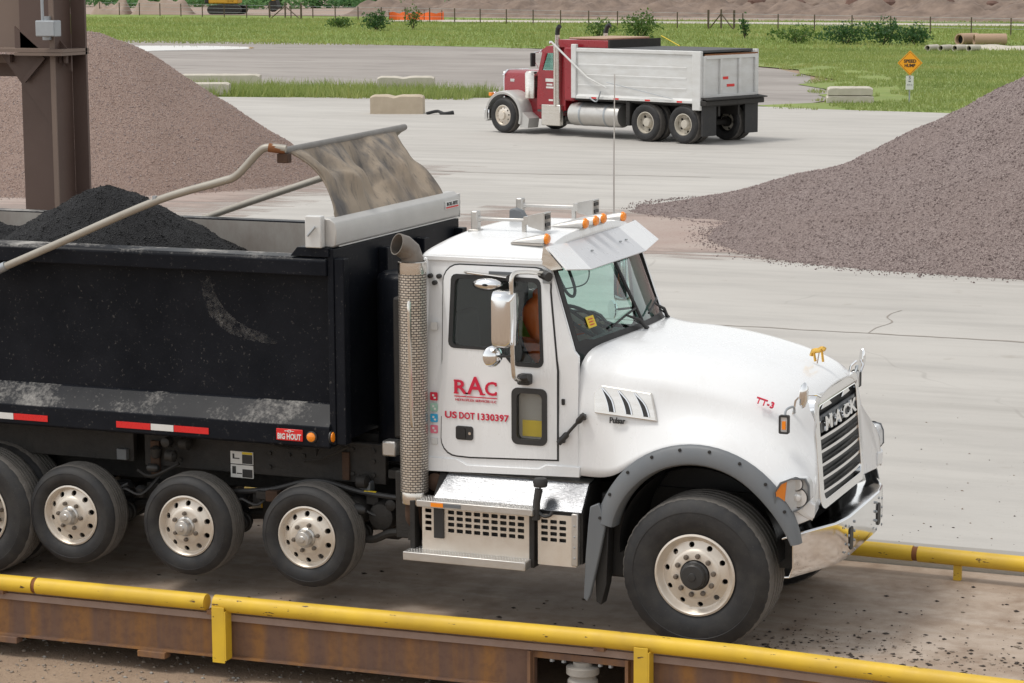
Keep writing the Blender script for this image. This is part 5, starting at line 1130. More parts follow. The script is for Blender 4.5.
# ================================================================== RED AND WHITE DUMP TRUCK (local: x forward, +y the side we see)
rt = thing('dump_truck', 'red conventional cab dump truck with white box parked across the yard', 'dump truck', (-14.48,45.26,YARD_Z), math.atan2(.359,-.933))
def mir(fn, name, material, **kw):
    for s in (1, -1): m = MB(); fn(m, s); m.build(name, material, rt, **kw)
RW = {}
def red_wheel(kind, x, s, inner=False):
    if kind not in RW:
        m = MB(); Rt, w, rim = (.50,.30,.285) if kind == 'front' else (.515,.28,.285)
        if kind == 'front':
            m.lathe([(rim+.008,.0),(rim-.012,-.008),(rim-.03,.03),(.245,.04)], n=32, caps=False); holed_ring(m,.17,.245,.0,.04,10,.022,.21,4); m.lathe([(.17,0),(.12,-.01),(.11,-.06),(.0,-.065)], n=32, caps=False)
        else:
            m.lathe([(rim+.008,.0),(rim-.012,-.008),(rim-.03,.09),(.25,.13)], n=32, caps=False); holed_ring(m,.15,.25,.16,.13,5,.04,.20,4); m.lathe([(.15,.16),(.12,.05),(.10,.03),(0,.03)], n=32, caps=False)
        wh = m.build('wheel', 'wheel_alloy' if kind == 'front' else 'concrete_pale', rt, 40); link('tyre', tyre_mesh('tyre_red_'+kind, Rt, w, rim, 48, 3, 2), wh); MB().lathe([(.14,.18),(.14,w-.02)], n=16).build('brake_drum', 'chassis_black', wh)
        RW[kind] = wh; fresh = True
    else: wh = copy_tree(RW[kind], rt)
    y = 1.19 if not inner else .86
    wh.location = (x, s*y, .50 if kind == 'front' else .51); wh.rotation_euler = (0, random.random(), PI if s > 0 else 0); return wh
for s in (1, -1):
    red_wheel('front', 6.54, s)
    for x in (0, 1.3): red_wheel('rear', x, s); red_wheel('rear', x, s, True)
mir(lambda m, s: m.box(-.6,7.0,s*.42-.04,s*.42+.04,.72,.98), 'frame_rail', 'chassis_black')
for x in (0,1.3,6.54): MB().tube([(x,-.9,.5),(x,.9,.5)], .08, 10).build('axle', 'chassis_black', rt)
# front fenders: silver hoops
def fender(m, s):
    rows = []
    for k in range(19):
        a = R(195-215*k/18); 
        rows.append([(6.54-.02-r*math.cos(a)*1.04, s*y, .50+r*math.sin(a)*1.0) for r, y in ((.60,1.21),(.66,1.22),(.685,1.19),(.70,1.0),(.70,.62))])
    m.grid(rows)
mir(fender, 'front_fender', 'grey_housing', smooth=50)
mir(lambda m, s: m.xz([(5.92,.62),(5.88,.18),(5.60,.18),(5.55,.45),(5.82,.62)], s*1.18, s*.75), 'fender_skirt', 'grey_housing', smooth=30)
# hood
hp = [(-.62,1.02),(-.62,1.52),(-.58,1.66),(-.46,1.74),(.46,1.74),(.58,1.66),(.62,1.52),(.62,1.02)]
m = MB(); m.grid([[(x, y, z-(.0 if x < 6.9 else .02)) for y, z in hp] for x in (5.40,6.2,6.85,7.02)]); n_ = len(hp); m.f.append(tuple(range(3*n_,4*n_))); m.m.append(0); m.build('hood', 'red_paint', rt, 40)
MB().box(5.42,7.0,-.03,.03,1.742,1.755).build('hood_hinge', 'chrome', rt, bevel=.004)
MB().yz([(-.66,1.60),(-.60,1.66),(-.47,1.755),(.47,1.755),(.60,1.66),(.66,1.60),(.60,1.55),(-.60,1.55)], 6.99, 7.06).build('grille_crown', 'chrome', rt, bevel=.01)
MB().box(7.03,7.11,-.58,.58,.72,1.72).build('grille', 'chrome', rt, bevel=.04)
MB().box(7.115,7.122,-.50,.50,.78,1.62).build('grille_mesh', 'black_plain', rt)
MB().box(7.10,7.30,-1.18,1.18,.36,.66).build('bumper', 'chrome', rt, bevel=.03)
mir(lambda m, s: m.box(5.40,6.0,min(s*.62,s*.75),max(s*.62,s*.75),.42,1.05), 'side_panel', 'red_paint', bevel=.02)
mir(lambda m, s: m.lathe([(.10,.98),(.20,1.0),(.20,1.68),(.16,1.74),(.0,1.76)], (5.76,s*.82,0), 'z', 20), 'air_cleaner', 'polished', smooth=40)
mir(lambda m, s: m.lathe([(.0,-.08),(.08,-.06),(.09,0),(.07,.06),(0,.07)], (7.16,s*.86,1.05), 'x', 14), 'headlamp', 'chrome', smooth=60)
mir(lambda m, s: m.box(7.10,7.20,min(s*.95,s*1.08),max(s*.95,s*1.08),1.02,1.12), 'turn_lamp', 'amber', bevel=.01)
for s in (1,-1): MB().box(6.62,6.78,min(s*.615,s*.63),max(s*.615,s*.63),1.42,1.50).build('hood_emblem', 'chrome', rt, bevel=.02)
# cab
cab = [(4.42,.66),(4.42,2.40),(4.52,2.48),(5.10,2.46),(5.24,2.36),(5.38,1.74),(5.42,1.10),(5.42,.72)]
WN = [(4.72,1.80),(4.72,2.22),(4.80,2.28),(5.08,2.27),(5.24,1.80)]
for s in (1, -1):
    MB().plate(cab, [WN], lambda u, v, w, s=s: (u, s*(.98-w-max(0, v-1.7)*.06), v), 0, .04).build('cab_side', 'red_paint', rt, 20)
    MB().plate(WN, [], lambda u, v, w, s=s: (u, s*(.97-w-max(0, v-1.7)*.06), v), 0, .006).build('side_window', 'glass_side', rt, 0)
    MB().plate([(4.60,.80),(5.34,.80),(5.34,.812),(4.60,.812)], [], lambda u, v, w, s=s: (u, s*(.982-w), v), 0, .01).build('door_seam', 'black_plain', rt, 0)
    for k, (x0, x1, z0) in enumerate(((4.80,5.10,1.48),(4.84,5.06,1.38),(4.80,5.08,1.30),(4.82,4.98,.95))): MB().box(x0,x1,min(s*.981,s*.985),max(s*.981,s*.985),z0,z0+(.05 if k else .09)).build('door_lettering', 'white_reflect', rt)
    MB().tube(crom([(5.36,s*.98,2.30),(5.34,s*1.18,2.28),(5.33,s*1.2,2.1),(5.36,s*1.0,1.86)],5), .014, 6).build('mirror_bracket', 'chrome', rt)
    MB().box(5.30,5.36,min(s*1.16,s*1.34),max(s*1.16,s*1.34),1.90,2.28).build('door_mirror', 'dark_plastic', rt, bevel=.02)
    MB().lathe([(.0,-.3),(.03,-.28),(.05,0),(.045,.01)], (5.1,s*.5,2.58), 'x', 12).build('air_horn', 'chrome', rt)
    MB().box(4.44,5.14,min(s*.98,s*1.12),max(s*.98,s*1.12),.28,.86).build('step_box', 'polished', rt, bevel=.02)
    st_ = MB().tube([(4.62,s*1.02,.80),(4.62,s*1.02,2.50)], .115, 20).build('exhaust_stack', 'polished', rt)
    MB().tube([(4.62,s*1.02,2.5),(4.62,s*1.02,2.84),(4.58,s*1.04,2.96),(4.50,s*1.06,3.02)], .065, 14).build('stack_tip', 'black_plain' , st_)
    MB().tube([(4.62,s*1.02,2.5),(4.62,s*1.02,2.78)], .070, 14).build('chrome_pipe', 'chrome', st_)
    MB().lathe([(.0,0),(.30,.02),(.32,.08),(.32,1.77),(.30,1.83),(.0,1.85)], (2.28,s*.88,.63), 'x', 28).build('fuel_tank', 'aluminium', rt)
    for x in (2.75,3.65): MB().lathe([(.325,0),(.325,.06)], (x,s*.88,.63), 'x', 28, caps=False).build('tank_strap', 'galvanised', rt)
MB().box(4.42,5.42,-.97,.97,.64,.70).build('cab_floor', 'interior_grey', rt)
m = MB(); m.box(4.36,4.42,-.98,.98,.70,2.42); m.build('cab_back', 'red_paint', rt, bevel=.01)
rows = [[(x, y*.93, z+.07*(1-(abs(y))**2.5)) for y in (-1,-.9,-.6,-.3,0,.3,.6,.9,1)] for x, z in ((4.38,2.40),(4.52,2.47),(5.1,2.45),(5.30,2.34))]
rf2 = MB().grid(rows).build('roof', 'red_paint', rt, 60); so = rf2.modifiers.new('sheet','SOLIDIFY'); so.thickness = .03; so.offset = -1
MB().ext([(5.25,-.90,2.35),(5.25,.90,2.35),(5.40,.94,1.75),(5.40,-.94,1.75)], (.008,0,.003)).build('windshield', 'glass_green', rt, smooth=0)
MB().box(5.36,5.46,-.96,.96,1.66,1.75).build('cowl', 'red_paint', rt, bevel=.02)
MB().ext([(5.26,-.92,2.38),(5.26,.92,2.38),(5.50,.92,2.27),(5.50,-.92,2.27)], (0,0,.012)).build('visor', 'chrome', rt, smooth=0)
for y in (-.75,-.35,0,.35,.75): MB().lathe([(.035,0),(.045,.03),(.03,.07),(0,.09)], (5.12,y,2.52), 'z', 10).build('roof_lamp', 'chrome', rt)
MB().box(4.5,4.95,-.3,.3,2.5,2.60).build('roof_unit', 'galvanised', rt, bevel=.03)
# red bulkhead between cab and box
MB().box(3.98,4.34,-1.08,1.08,.98,2.46).build('rear_bulkhead', 'red_paint', rt, bevel=.05)
# white box with pressed ribs, tailgate, headboard
for s in (1, -1):
    w = MB().box(-.50,3.86,min(s*1.15,s*1.19),max(s*1.15,s*1.19),1.08,2.42).build('box_side', 'white_paint_old', rt, smooth=0)
    MB().box(-.55,3.90,min(s*1.12,s*1.23),max(s*1.12,s*1.23),2.34,2.45).build('top_rail', 'white_paint_old', w, bevel=.02)
    for z in (1.46,1.74,2.02): MB().yz([(s*1.19,z-.09),(s*1.198,z-.02),(s*1.198,z-.01),(s*1.19,z+.0)], -.1,3.7).build('pressed_rib', 'white_paint_old', w, smooth=0)
    MB().yz([(s*1.19,1.08),(s*1.24,1.08),(s*1.24,1.14),(s*1.19,1.20)], -.5,3.86).build('lower_rail', 'white_paint_old', w, smooth=0)
    MB().box(-.62,-.34,min(s*1.14,s*1.25),max(s*1.14,s*1.25),.90,2.45).build('rear_post', 'white_paint_old', w, bevel=.02)
    MB().box(3.74,3.92,min(s*1.14,s*1.25),max(s*1.14,s*1.25),1.08,2.55).build('front_post', 'white_paint_old', w, bevel=.02)
    for x in (.0,1.1,2.2,3.0):
        MB().box(x,x+.18,min(s*1.241,s*1.245),max(s*1.241,s*1.245),1.09,1.13).build('reflector', 'red_reflect', w); MB().box(x+.18,x+.36,min(s*1.241,s*1.245),max(s*1.241,s*1.245),1.09,1.13).build('reflector', 'white_reflect', w)
    MB().tube([(4.62,s*1.27,2.60),(3.30,s*1.28,1.66),(2.6,s*1.28,1.40)], [.028,.028,.014], 8).build('tarp_arm', 'white_paint_old', rt)
    MB().tube([(2.6,s*1.28,1.55),(.3,s*1.27,1.18)], .010, 6).build('tarp_cable', 'galvanised', rt)
    MB().tube(crom([(3.2,s*1.29,1.12),(2.95,s*1.29,1.02),(2.8,s*1.29,1.30)],4), .02, 6).build('arm_spring', 'galvanised', rt)
    MB().box(-.66,-.60,min(s*.62,s*1.18),max(s*.62,s*1.18),.22,1.02).build('mud_flap', 'rubber', rt)
    MB().xz(arc(.65,.55,1.28,38,142,12)+[(-.3,1.02),(1.6,1.02)], s*1.12,s*.80).build('rear_guard', 'chassis_black', rt) if False else None
    MB().box(1.86,2.0,min(s*.7,s*1.18),max(s*.7,s*1.18),.40,1.06).build('mud_guard', 'chassis_black', rt, bevel=.02)
MB().box(-.5,3.86,-1.14,1.14,1.02,1.12).build('box_floor', 'chassis_black', rt)
MB().box(3.80,3.86,-1.14,1.14,1.1,2.42).build('box_front', 'white_paint_old', rt)
MB().box(-.6,2.6,-1.0,1.0,.98,1.02).build('under_frame', 'chassis_black', rt)
tg = MB().box(-.60,-.54,-1.13,1.13,1.24,2.30).build('tailgate', 'white_paint_old', rt)
for y in (-1.10,-.40,.40,1.10): MB().box(-.66,-.601,y-.05,y+.05,1.22,2.32).build('stile', 'white_paint_old', tg, bevel=.01)
for z in (1.25,2.28): MB().box(-.665,-.602,-1.05,1.05,z-.05,z+.05).build('gate_rail', 'white_paint_old', tg, bevel=.01)
MB().box(-.67,-.666,-1.14,1.14,2.33,2.37).build('rust_edge', 'rust_pipe', tg)
for y, z in ((.22,1.72),(-.05,1.52)): MB().box(-.612,-.601,y-.16,y+.16,z-.035,z+.035).build('tail_reflector', 'red_reflect', tg)
MB().box(-.83,-.50,-1.24,1.24,1.02,1.16).build('apron', 'chassis_black', rt, bevel=.02); MB().ext([(-.56,-1.2,1.22),(-.56,1.2,1.22),(-.90,1.28,1.17),(-.90,-1.28,1.17)], (0,0,.03)).build('spreader_lip', 'chassis_black', rt, smooth=0)
MB().box(-.5,3.8,-1.13,1.13,2.40,2.46).build('rolled_tarp', 'interior_grey', rt) 
hbx = MB().box(2.70,4.55,-1.05,1.05,2.44,2.66).build('headboard', 'red_paint', rt, bevel=.02); MB().box(2.9,4.3,-.9,.9,2.67,2.72).build('tarp_roll', 'concrete_pipe', hbx, bevel=.02); MB().box(2.66,2.72,-1.08,1.08,2.42,2.68).build('headboard_frame', 'chassis_black', hbx)
MB().tube([(2.0,-1.1,2.47),(2.66,-1.1,2.74)], .015, 6).build('tarp_cable', 'yellow_decal', rt)

# ================================================================== SMALL THINGS OF THE YARD
def block(x0, y0, x1, y1, z0, h, depth, material, label, lobes=2, group=None):
    """cast block: swollen faces, worn edges, shallow saddle in the top"""
    L = math.hypot(x1-x0, y1-y0); g = random.Random(int(x0*10)); nx, ny = 18, 8; m = MB()
    def top(u, v): 
        e = min(u, 1-u)*L; q = .05*(1-min(1, e/.12)**.5)+.05*(1-min(1, min(v, 1-v)*depth/.12)**.5)
        return h-q-(.05*math.exp(-((u-.45)/.08)**2) if lobes == 2 else 0)+.012*noise.noise((u*9+x0, v*5, y0))
    rows = [[(u/nx*L, v/ny*depth, top(u/nx, v/ny)) for u in range(nx+1)] for v in range(ny+1)]
    m.grid(rows); per = [rows[0][i] for i in range(nx+1)]+[rows[j][nx] for j in range(1, ny+1)]+[rows[ny][i] for i in range(nx-1, -1, -1)]+[rows[j][0] for j in range(ny-1, 0, -1)]
    lo = [(x+.02*noise.noise((x*5,y*5,z0)), y+.02*noise.noise((y*5,x*5,1)), 0) for x, y, z in per]; mid = [(x+.025*noise.noise((x*6,y*6,7)), y+.025*noise.noise((x*6,y*6,9)), z*.55) for x, y, z in per]
    m.grid([per+per[:1], mid+mid[:1], lo+lo[:1]]); m.f.append(tuple(range(len(m.v)-len(lo)-1, len(m.v)-1))); m.m.append(0)
    o = m.build('concrete_block', material, None, 40); o.location = (x0, y0, z0); o.rotation_euler = (0, 0, math.atan2(y1-y0, x1-x0)); return tag(o, label, 'concrete block', group)
block(-28.33,53.2,-26.72,53.7,YARD_Z,.60,.65,'concrete_block','tan concrete block alone on the pavement left of the red truck')
block(-33.9,65.6,-31.9,66.3,.06,.60,.6,'concrete_pale','pale concrete block half hidden in grass behind the tan block')
block(-39.9,60.9,-38.0,61.6,YARD_Z,.46,.6,'concrete_pale','pale concrete block at the foot of the pink gravel heap, grass beside it',1)
block(-42.6,66.0,-39.6,67.0,.06,.55,.6,'concrete_pale','pale block lying farther back behind the one beside the grass strip',1)
block(-16.25,64.0,-14.75,64.5,.07,.26,.7,'concrete_pale','lower grey block of the pair stacked on grass left of the sign',1,)
block(-16.22,64.02,-14.78,64.5,.33,.28,.66,'concrete_pale','upper grey block of the pair stacked on grass left of the sign',1)
# rubber scrap beside the tan block
m = MB(); m.tube(crom([(-26.5,53.5,.13),(-26.2,53.7,.20),(-25.95,53.6,.12),(-25.7,53.8,.16)],5), [.05]*8+[.07]*8, 8); tag(m.build('rubber_scrap', 'rubber'), 'scrap of black rubber on the pavement beside the tan block', 'scrap')

# warning sign
sg_ = thing('road_sign', 'orange diamond speed hump sign with white plate on a post', 'sign', (-13.6,64.85,.06), R(12))
MB().box(-.025,.025,.01,.05,0,1.7).build('post', 'galvanised', sg_)
dm = MB().xz([(0,.94),(.42,1.36),(0,1.78),(-.42,1.36)], -.012, .0).build('diamond_panel', 'sign_orange', sg_, smooth=0, bevel=.003)
MB().plate([(0,.975),(.385,1.36),(0,1.745),(-.385,1.36)], [[(0,.99),(.37,1.36),(0,1.73),(-.37,1.36)]], lambda u, v, w: (u, -.0125-w, v), 0, .002).build('border', 'black_plain', dm, 0)
text_on('lettering', 'SPEED', .115, .42, 'black_plain', dm, (0,-.015,1.425), (1,0,0), (0,0,1), bold=.04); text_on('lettering', 'HUMP', .115, .36, 'black_plain', dm, (0,-.015,1.275), (1,0,0), (0,0,1), bold=.04)
pl_ = MB().box(-.13,.13,-.012,0,.46,.93).build('white_plate', 'white_reflect', sg_, smooth=0)
text_on('lettering', '5', .11, .07, 'grey_plastic', pl_, (0,-.0145,.86), (1,0,0), (0,0,1), bold=.02); text_on('lettering', 'M P H', .06, .16, 'grey_plastic', pl_, (0,-.0145,.62), (1,0,0), (0,0,1)); MB().box(-.04,.04,-.015,-.0125,.72,.76).build('print', 'grey_plastic', pl_)

# ------------------------------------------------------------------ grass
def blades(name, n, poly_fn, hmin, hmax, wid, mats_, seed, probs=None, lean=.35, clump=0):
    g = np.random.default_rng(seed); P = poly_fn(g, n); n = len(P); h = g.uniform(hmin, hmax, n)*g.uniform(.6, 1, n); a = g.uniform(0, 2*PI, n); w = wid*g.uniform(.6, 1.3, n)
    dx, dy = np.cos(a)*w, np.sin(a)*w; lx, ly = g.normal(0, lean, n)*h, g.normal(0, lean, n)*h
    V = np.stack([np.stack([P[:,0]-dx, P[:,1]-dy, P[:,2]], -1), np.stack([P[:,0]+dx, P[:,1]+dy, P[:,2]], -1), np.stack([P[:,0]+lx, P[:,1]+ly, P[:,2]+h], -1)], 1).reshape(-1, 3)
    o = link(name, fast_mesh(name, V, np.arange(3*n).reshape(n, 3), mats_, g.choice(len(mats_), n, p=probs))); return o
def rect_fn(x0, x1, y0, y1, z, keep=None, thr=0., ns=.12):
    def f(g, n):
        P = np.stack([g.uniform(x0, x1, n), g.uniform(y0, y1, n), np.full(n, z)], -1)
        if keep is not None: P = P[[keep(p[0], p[1]) for p in P]]
        return P
    return f
strip = lambda x, y: (60.9+.03*(x+37)+.25*noise.noise((x*.6,0,2)) < y-(.16*max(0,-x-29.5-7.4) if x < -37 else 0)*0) and y < 67.0-.2*abs(x+36) and x < -28.6+.9*noise.noise((y,1,4))
g1 = blades('strip_grass', 16000, rect_fn(-45,-28,60.6,68.5,.06,strip), .25,.62,.022,['blade_green','blade_straw'],21,[.8,.2]); tag(g1,'bright green strip of tall grass along the yard edge','grass',kind='stuff')
VB_X = ([59,62,66,70,76,84,90,98,106,112], [-16.5,-17.8,-17.2,-18.2,-20.3,-22.3,-25.6,-31.5,-39,-45])
def rk(x, y): return y > 60.4-.16*(x+17.3)*(x < -12)-.09*(x+12)*(x >= -12)-(.6 if x > -17 else 0)+.3*noise.noise((x,0,8)) and x > np.interp(y, *VB_X)+1.6*noise.noise((y*.35,x*.2,1)) and (x > np.interp(y, *VB_X)+3.5 or noise.noise((x*.7,y*.35,5)) > -.1)
g2 = blades('verge_grass', 150000, rect_fn(-44,2,59.5,112,.065,rk), .06,.20,.022,['blade_green','blade_straw'],22,[.72,.28]); tag(g2,'rough green grass around the orange warning sign','grass',kind='stuff')
def fk(x, y): return noise.noise((x*.09,y*.06,12)) > -.55 and y > (112.5 if x < -47 else 110) and not (x > -80 and 163.5-.067*(x+80) < y < 170.3-.071*(x+80))
g3 = blades('field_grass', 120000, rect_fn(-125,-5,100,172,.055,fk), .08,.30,.04,['blade_green','blade_straw'],23,[.66,.34]); tag(g3,'green meadow beyond the gravel lot','grass',kind='stuff')

# ------------------------------------------------------------------ shrubs and the far wood
def leaf_cloud(n, g, rx, ry, rz, size, zc, shape=1.):
    d = g.normal(0, 1, (n, 3)); d /= np.linalg.norm(d, axis=1)[:, None]; r = g.random(n)**.42
    lump = 1+.28*np.sin(d[:,0]*5+1)*np.cos(d[:,1]*4)+.2*np.sin(d[:,2]*7+d[:,0]*3); P = d*(r*lump)[:, None]*np.array([rx, ry, rz]); P[:,2] = np.maximum(P[:,2]+zc, .02)
    a = g.normal(0, 1, (n, 3)); a /= np.linalg.norm(a, axis=1)[:, None]; b = np.cross(a, g.normal(0, 1, (n, 3))); b /= np.linalg.norm(b, axis=1)[:, None]
    s = (size*g.uniform(.5, 1.4, n))[:, None]; V = np.stack([P-a*s, P+b*s*.55, P+a*s, P-b*s*.55], 1).reshape(-1, 3); return V, np.arange(4*n).reshape(n, 4)
def shrub(x, y, w, h, n, leaf, label, seed, size=.09, group='shrubs in the field', z=.055):
    g = np.random.default_rng(seed); o = thing('bush', label, 'bush', (x, y, z), 0, group); m = MB()
    for k in range(5):
        a = 2*PI*k/5+seed; m.tube([(0,0,0),(.12*w*math.cos(a),.12*w*math.sin(a),h*.3),(.3*w*math.cos(a),.3*w*math.sin(a),h*.7)], [.03,.022,.01], 5)
    m.build('stems', 'bark', o); V, F = leaf_cloud(n, g, w/2, w/2.4, h/2, size, h*.5); link('foliage', fast_mesh('foliage', V, F, [leaf]), o)
shrub(-68.7,139.5,2.0,1.45,900,'leaf_dark','dark rounded bush in the meadow below the orange netting',31)
shrub(-74.6,145.8,2.1,.8,600,'leaf_bush','low pale bush left of the dark one under the orange netting',32)
shrub(-67.3,142.6,1.5,1.8,350,'leaf_bush','thin light green bush just right of the dark rounded bush',33)
shrub(-44.4,126,2.6,1.75,1100,'leaf_bush','tall green bush standing above the red truck box',34)
shrub(-47.6,127.5,2.0,1.2,500,'leaf_bush','smaller bush left of the tall one above the red truck',35)
shrub(-38.7,129.2,.7,1.4,220,'leaf_dark','slim sapling in the meadow above the rear of the red truck',36)
shrub(-30.2,121,3.0,1.25,1000,'leaf_dark','left end of the dark thicket above the warning sign',37)
shrub(-27.9,120.6,2.6,1.5,1000,'leaf_dark','middle clump of the dark thicket above the warning sign',38)
shrub(-26.0,120.2,2.0,1.15,800,'leaf_dark','right end of the dark thicket beside the concrete pipes',39)
shrub(-33.4,122,3.2,1.0,700,'leaf_bush','pale low bush left of the dark thicket',40)
# far wood: one mass behind the earthworks
g = np.random.default_rng(50); VV = []; FF = []; k0 = 0; tr = MB()
for i in range(150):
    x = -230+i*2.1+g.uniform(-1.5, 1.5); y = (203-.22*(x+100) if x < -86 else 222-.25*(x+86))+g.uniform(0, 22); h = g.uniform(2.0, 2.9) if x < -70 else g.uniform(3., 4.5); V, F = leaf_cloud(330, g, h*.5, h*.5, h*.5, .28, h*.5); V += np.array([x, y, .0]); VV.append(V); FF.append(F+k0); k0 += len(V)
    V, F = leaf_cloud(260, g, 1.9, 1.6, .8, .2, .7); V += np.array([x+g.uniform(-1,1), y-g.uniform(1,5), .0]); VV.append(V); FF.append(F+k0); k0 += len(V)
    tr.tube([(x,y,0),(x+.2,y,h*.3),(x,y,h*.7)], [.22,.16,.07], 6)
wd = thing('far_wood', 'row of green trees along the top behind the earthworks', 'wood', (0,0,0)); tag(wd, kind='stuff')
link('crowns', fast_mesh('crowns', np.concatenate(VV), np.concatenate(FF), ['leaf_tree']), wd); tr.build('trunks', 'bark', wd)

# ------------------------------------------------------------------ far earthworks: spoil banks, digger, pipes, fence, netting
def bank(label, pts, width, h, seed, material='far_earth', rough=.85):
    m = MB(); c = crom([(x, y, 0) for x, y in pts], 40 if len(pts) > 4 else 14); rows = []
    for i, p in enumerate(c):
        d = (c[min(i+1, len(c)-1)]-c[max(i-1, 0)]).normalized(); n_ = Vector((-d.y, d.x, 0)); e = min(1, min(i, len(c)-1-i)/4); row = []
        for j in range(11):
            v = -1+2*j/10; z = h*e*max(0, 1-abs(v)**1.4)*(1+rough*noise.fractal((p.x*.35+seed, v*1.8, seed), .7, 2.1, 5))+.1*e*noise.noise((p.x, v*4, 2))
            row.append((p.x+n_.x*v*width, p.y+n_.y*v*width, max(-.05, z)+.07 if abs(v) < 1 else .0))
        rows.append(row)
    o = m.grid(rows).build('spoil_bank', material, None, 60); return tag(o, label, 'earth bank')
bank('long brown spoil bank stretching across behind the white road', [(-92,186),(-75,184.5),(-60,186),(-45,184),(-30,178),(-10,174),(15,170)], 5, 1.05, 3)
fb = bank('farther dark brown spoil bank behind the long one', [(-98,203),(-78,201),(-60,203),(-42,200),(-22,196),(20,192)], 5, 1.5, 8)
bank('small earth heap at the far left edge of the meadow', [(-119,184),(-117.2,184.2),(-115.5,184.4)], 1.3, 1.0, 5, 'pink_soil')
bank('broken rubble heap left of the yellow digger', [(-115,184.5),(-112.5,185),(-109.3,185.4)], 1.4, 1.1, 6, 'pink_soil')
for i in range(16):
    x = -62+i*3.1+random.uniform(-.8,.8); y = 190-.24*(x+60)*.5+random.uniform(-2,2); m = MB(); rr_ = random.uniform(.5,1.1)
    rows = [[((1+.35*noise.noise((i*3+math.cos(a)*math.sin(b),math.sin(a)*math.sin(b)*2,math.cos(b)*2)))*rr_*math.sin(b)*math.cos(a), (1+.3*noise.noise((i*5+math.cos(a),math.sin(a),b)))*rr_*math.sin(b)*math.sin(a), .7*rr_*math.cos(b)) for a in [2*PI*k/10 for k in range(10)]] for b in [PI*j/6 for j in range(7)]]
    o = m.grid(rows, True).build('earth_clod', 'clod_red' if i % 3 else 'far_earth', fb, 0); o.location = (x, 201-.17*(x+60)+random.uniform(-1,1), .5+.4*rr_)
# digger
dg_ = thing('excavator', 'yellow tracked excavator at the top left edge behind the meadow', 'excavator', (-106,186.2,.07), R(12))
for s in (-1, 1):
    m = MB(); m.xz(arc(-1.2,.42,.42,90,270,6)+arc(1.2,.42,.42,-90,90,6), s*1.25, s*.75); m.build('track', 'chassis_black', dg_)
MB().box(-.8,.8,-.7,.7,.45,.95).build('undercarriage', 'chassis_black', dg_); MB().box(-1.5,1.1,-1.2,1.2,1.0,2.0).build('engine_house', 'digger_yellow', dg_, bevel=.12)
cb_ = MB().box(.0,1.35,-1.2,-.2,1.0,2.7).build('cab', 'digger_yellow', dg_, bevel=.08); MB().box(.12,1.25,-1.215,-1.2,1.7,2.55).build('window', 'glass_side', cb_); MB().box(-1.9,-1.45,-1.15,1.15,1.0,1.75).build('counterweight', 'chassis_black', dg_, bevel=.1)
MB().ext([(1.1,.2,1.4),(1.3,.2,1.9),(2.6,.2,4.3),(3.2,.2,4.4),(4.6,.2,3.4),(4.5,.2,3.1),(3.1,.2,3.9),(2.9,.2,3.8)], (0,.4,0)).build('boom', 'digger_yellow', dg_); MB().ext([(4.3,.25,3.6),(4.8,.25,3.5),(4.5,.25,1.2),(4.2,.25,1.2)], (0,.3,0)).build('stick', 'digger_yellow', dg_); MB().xz([(4.1,1.2),(4.7,1.3),(4.9,.6),(4.3,.2),(3.9,.6)], -.2, 1.0).build('bucket', 'chassis_black', dg_)
# concrete pipes
def cpipe(x, y, L, r, rz, material, label, z=.07):
    m = MB(); m.lathe([(r*.78,0),(r,0),(r,L),(r*.78,L),(r*.78,0)], (0,0,0), 'x', 20, caps=False); o = m.build('concrete_pipe', material, None, 30); MB().lathe([(r*.775,.25),(0,.25)], (0,0,0), 'x', 16).build('bore', 'black_plain', o)
    o.location = (x, y, z+r); o.rotation_euler = (0,0,rz); tag(o, label, 'pipe')
cpipe(-23.5,120.3,1.5,.34,R(62),'concrete_pipe','left of the two large tan concrete pipes on the grass')
cpipe(-22.6,120.0,1.8,.34,R(25),'concrete_pipe','right of the two large tan concrete pipes on the grass')
cpipe(-19.9,122,1.0,.30,R(15),'galvanised','short grey pipe right of the two large tan pipes')
for i, (x, y) in enumerate(((-23.3,111.3),(-22.6,111.3),(-21.85,111.3),(-21.1,111.3))):
    cpipe(x, y, 1.1, .17, R(75), 'concrete_pale', ('leftmost','second','third','rightmost')[i]+' of four small pipe ends in a row before the tan pipes')
bank('pale strip of sand behind the row of small pipe ends', [(-24,114.5),(-20,115),(-14,115.5),(-8,116)], .9, .22, 9, 'concrete_pale', .2)
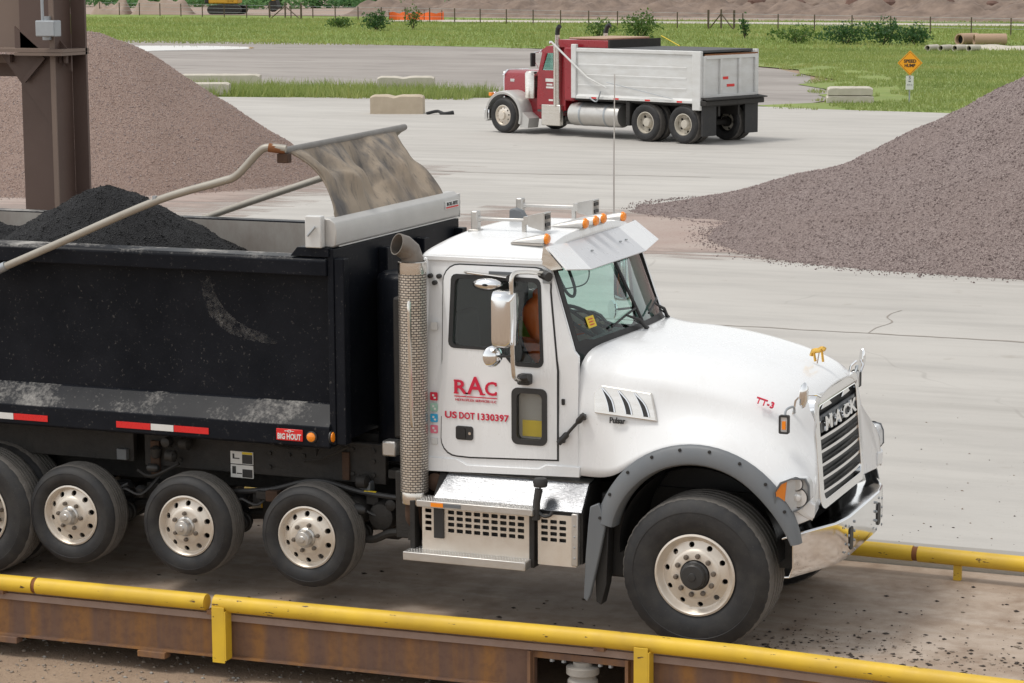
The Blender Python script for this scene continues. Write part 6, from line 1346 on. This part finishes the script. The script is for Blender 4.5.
# wire fence
fc = thing('wire_fence', 'thin wire fence with dark posts crossing behind the meadow', 'fence', (0,0,.055))
FP = [(-118,183.2),(-94,171.7),(-47.4,149.3),(-26.7,139.3),(-10,131)]; prev = None
for a, b in zip(FP[:-1], FP[1:]):
    L = math.hypot(b[0]-a[0], b[1]-a[1]); n_ = max(2, int(L/3.0))
    for i in range(n_): 
        x, y = a[0]+(b[0]-a[0])*i/n_, a[1]+(b[1]-a[1])*i/n_; MB().box(x-.035,x+.035,y-.035,y+.035,0,1.15).build('post', 'bark', fc, smooth=0)
    for z in (.45,.8,1.1): MB().tube([(a[0],a[1],z),(b[0],b[1],z)], .010, 4).build('wire', 'galvanised', fc, smooth=0)
for (x, y), (u, v) in (((-94,171.7),(-89.9,169.6)),((-47.4,149.3),(-45.2,148.3))):
    for q in ((x,y),(u,v)): MB().box(q[0]-.06,q[0]+.06,q[1]-.06,q[1]+.06,0,1.35).build('strain_post', 'bark', fc, smooth=0)
    mx_, my_ = (x+u)/2, (y+v)/2; MB().box(mx_-.05,mx_+.05,my_-.05,my_+.05,0,1.4).build('strain_post', 'bark', fc, smooth=0)
    for q in ((x,y),(u,v)): MB().tube([(q[0]*.9+mx_*.1,q[1]*.9+my_*.1,.05),(mx_,my_,1.1)], .045, 6).build('strut', 'bark', fc)
nt = thing('orange_netting', 'strip of orange safety netting beyond the meadow bushes', 'netting', (-79,168.4,.07), R(10))
m = MB(); m.grid([[(-2+4.6*i/16, .25*math.sin(i*.9), z*(1+.15*math.sin(i*1.7))) for i in range(17)] for z in (.02,.62)]); q = m.build('net', 'orange_net', nt, 0); so = q.modifiers.new('t','SOLIDIFY'); so.thickness = .02
for x in (-2,-.5,1.0,2.5): MB().box(x-.025,x+.025,-.03,.03,0,.85).build('stake', 'bark', nt)
m = MB(); m.tube(crom([(-83.5,181.0,.14),(-81,181.6,.16),(-78.6,181.9,.13)],4), .12, 8); tag(m.build('white_pipe', 'white_reflect'), 'white pipe lying before the spoil bank right of the netting', 'pipe')
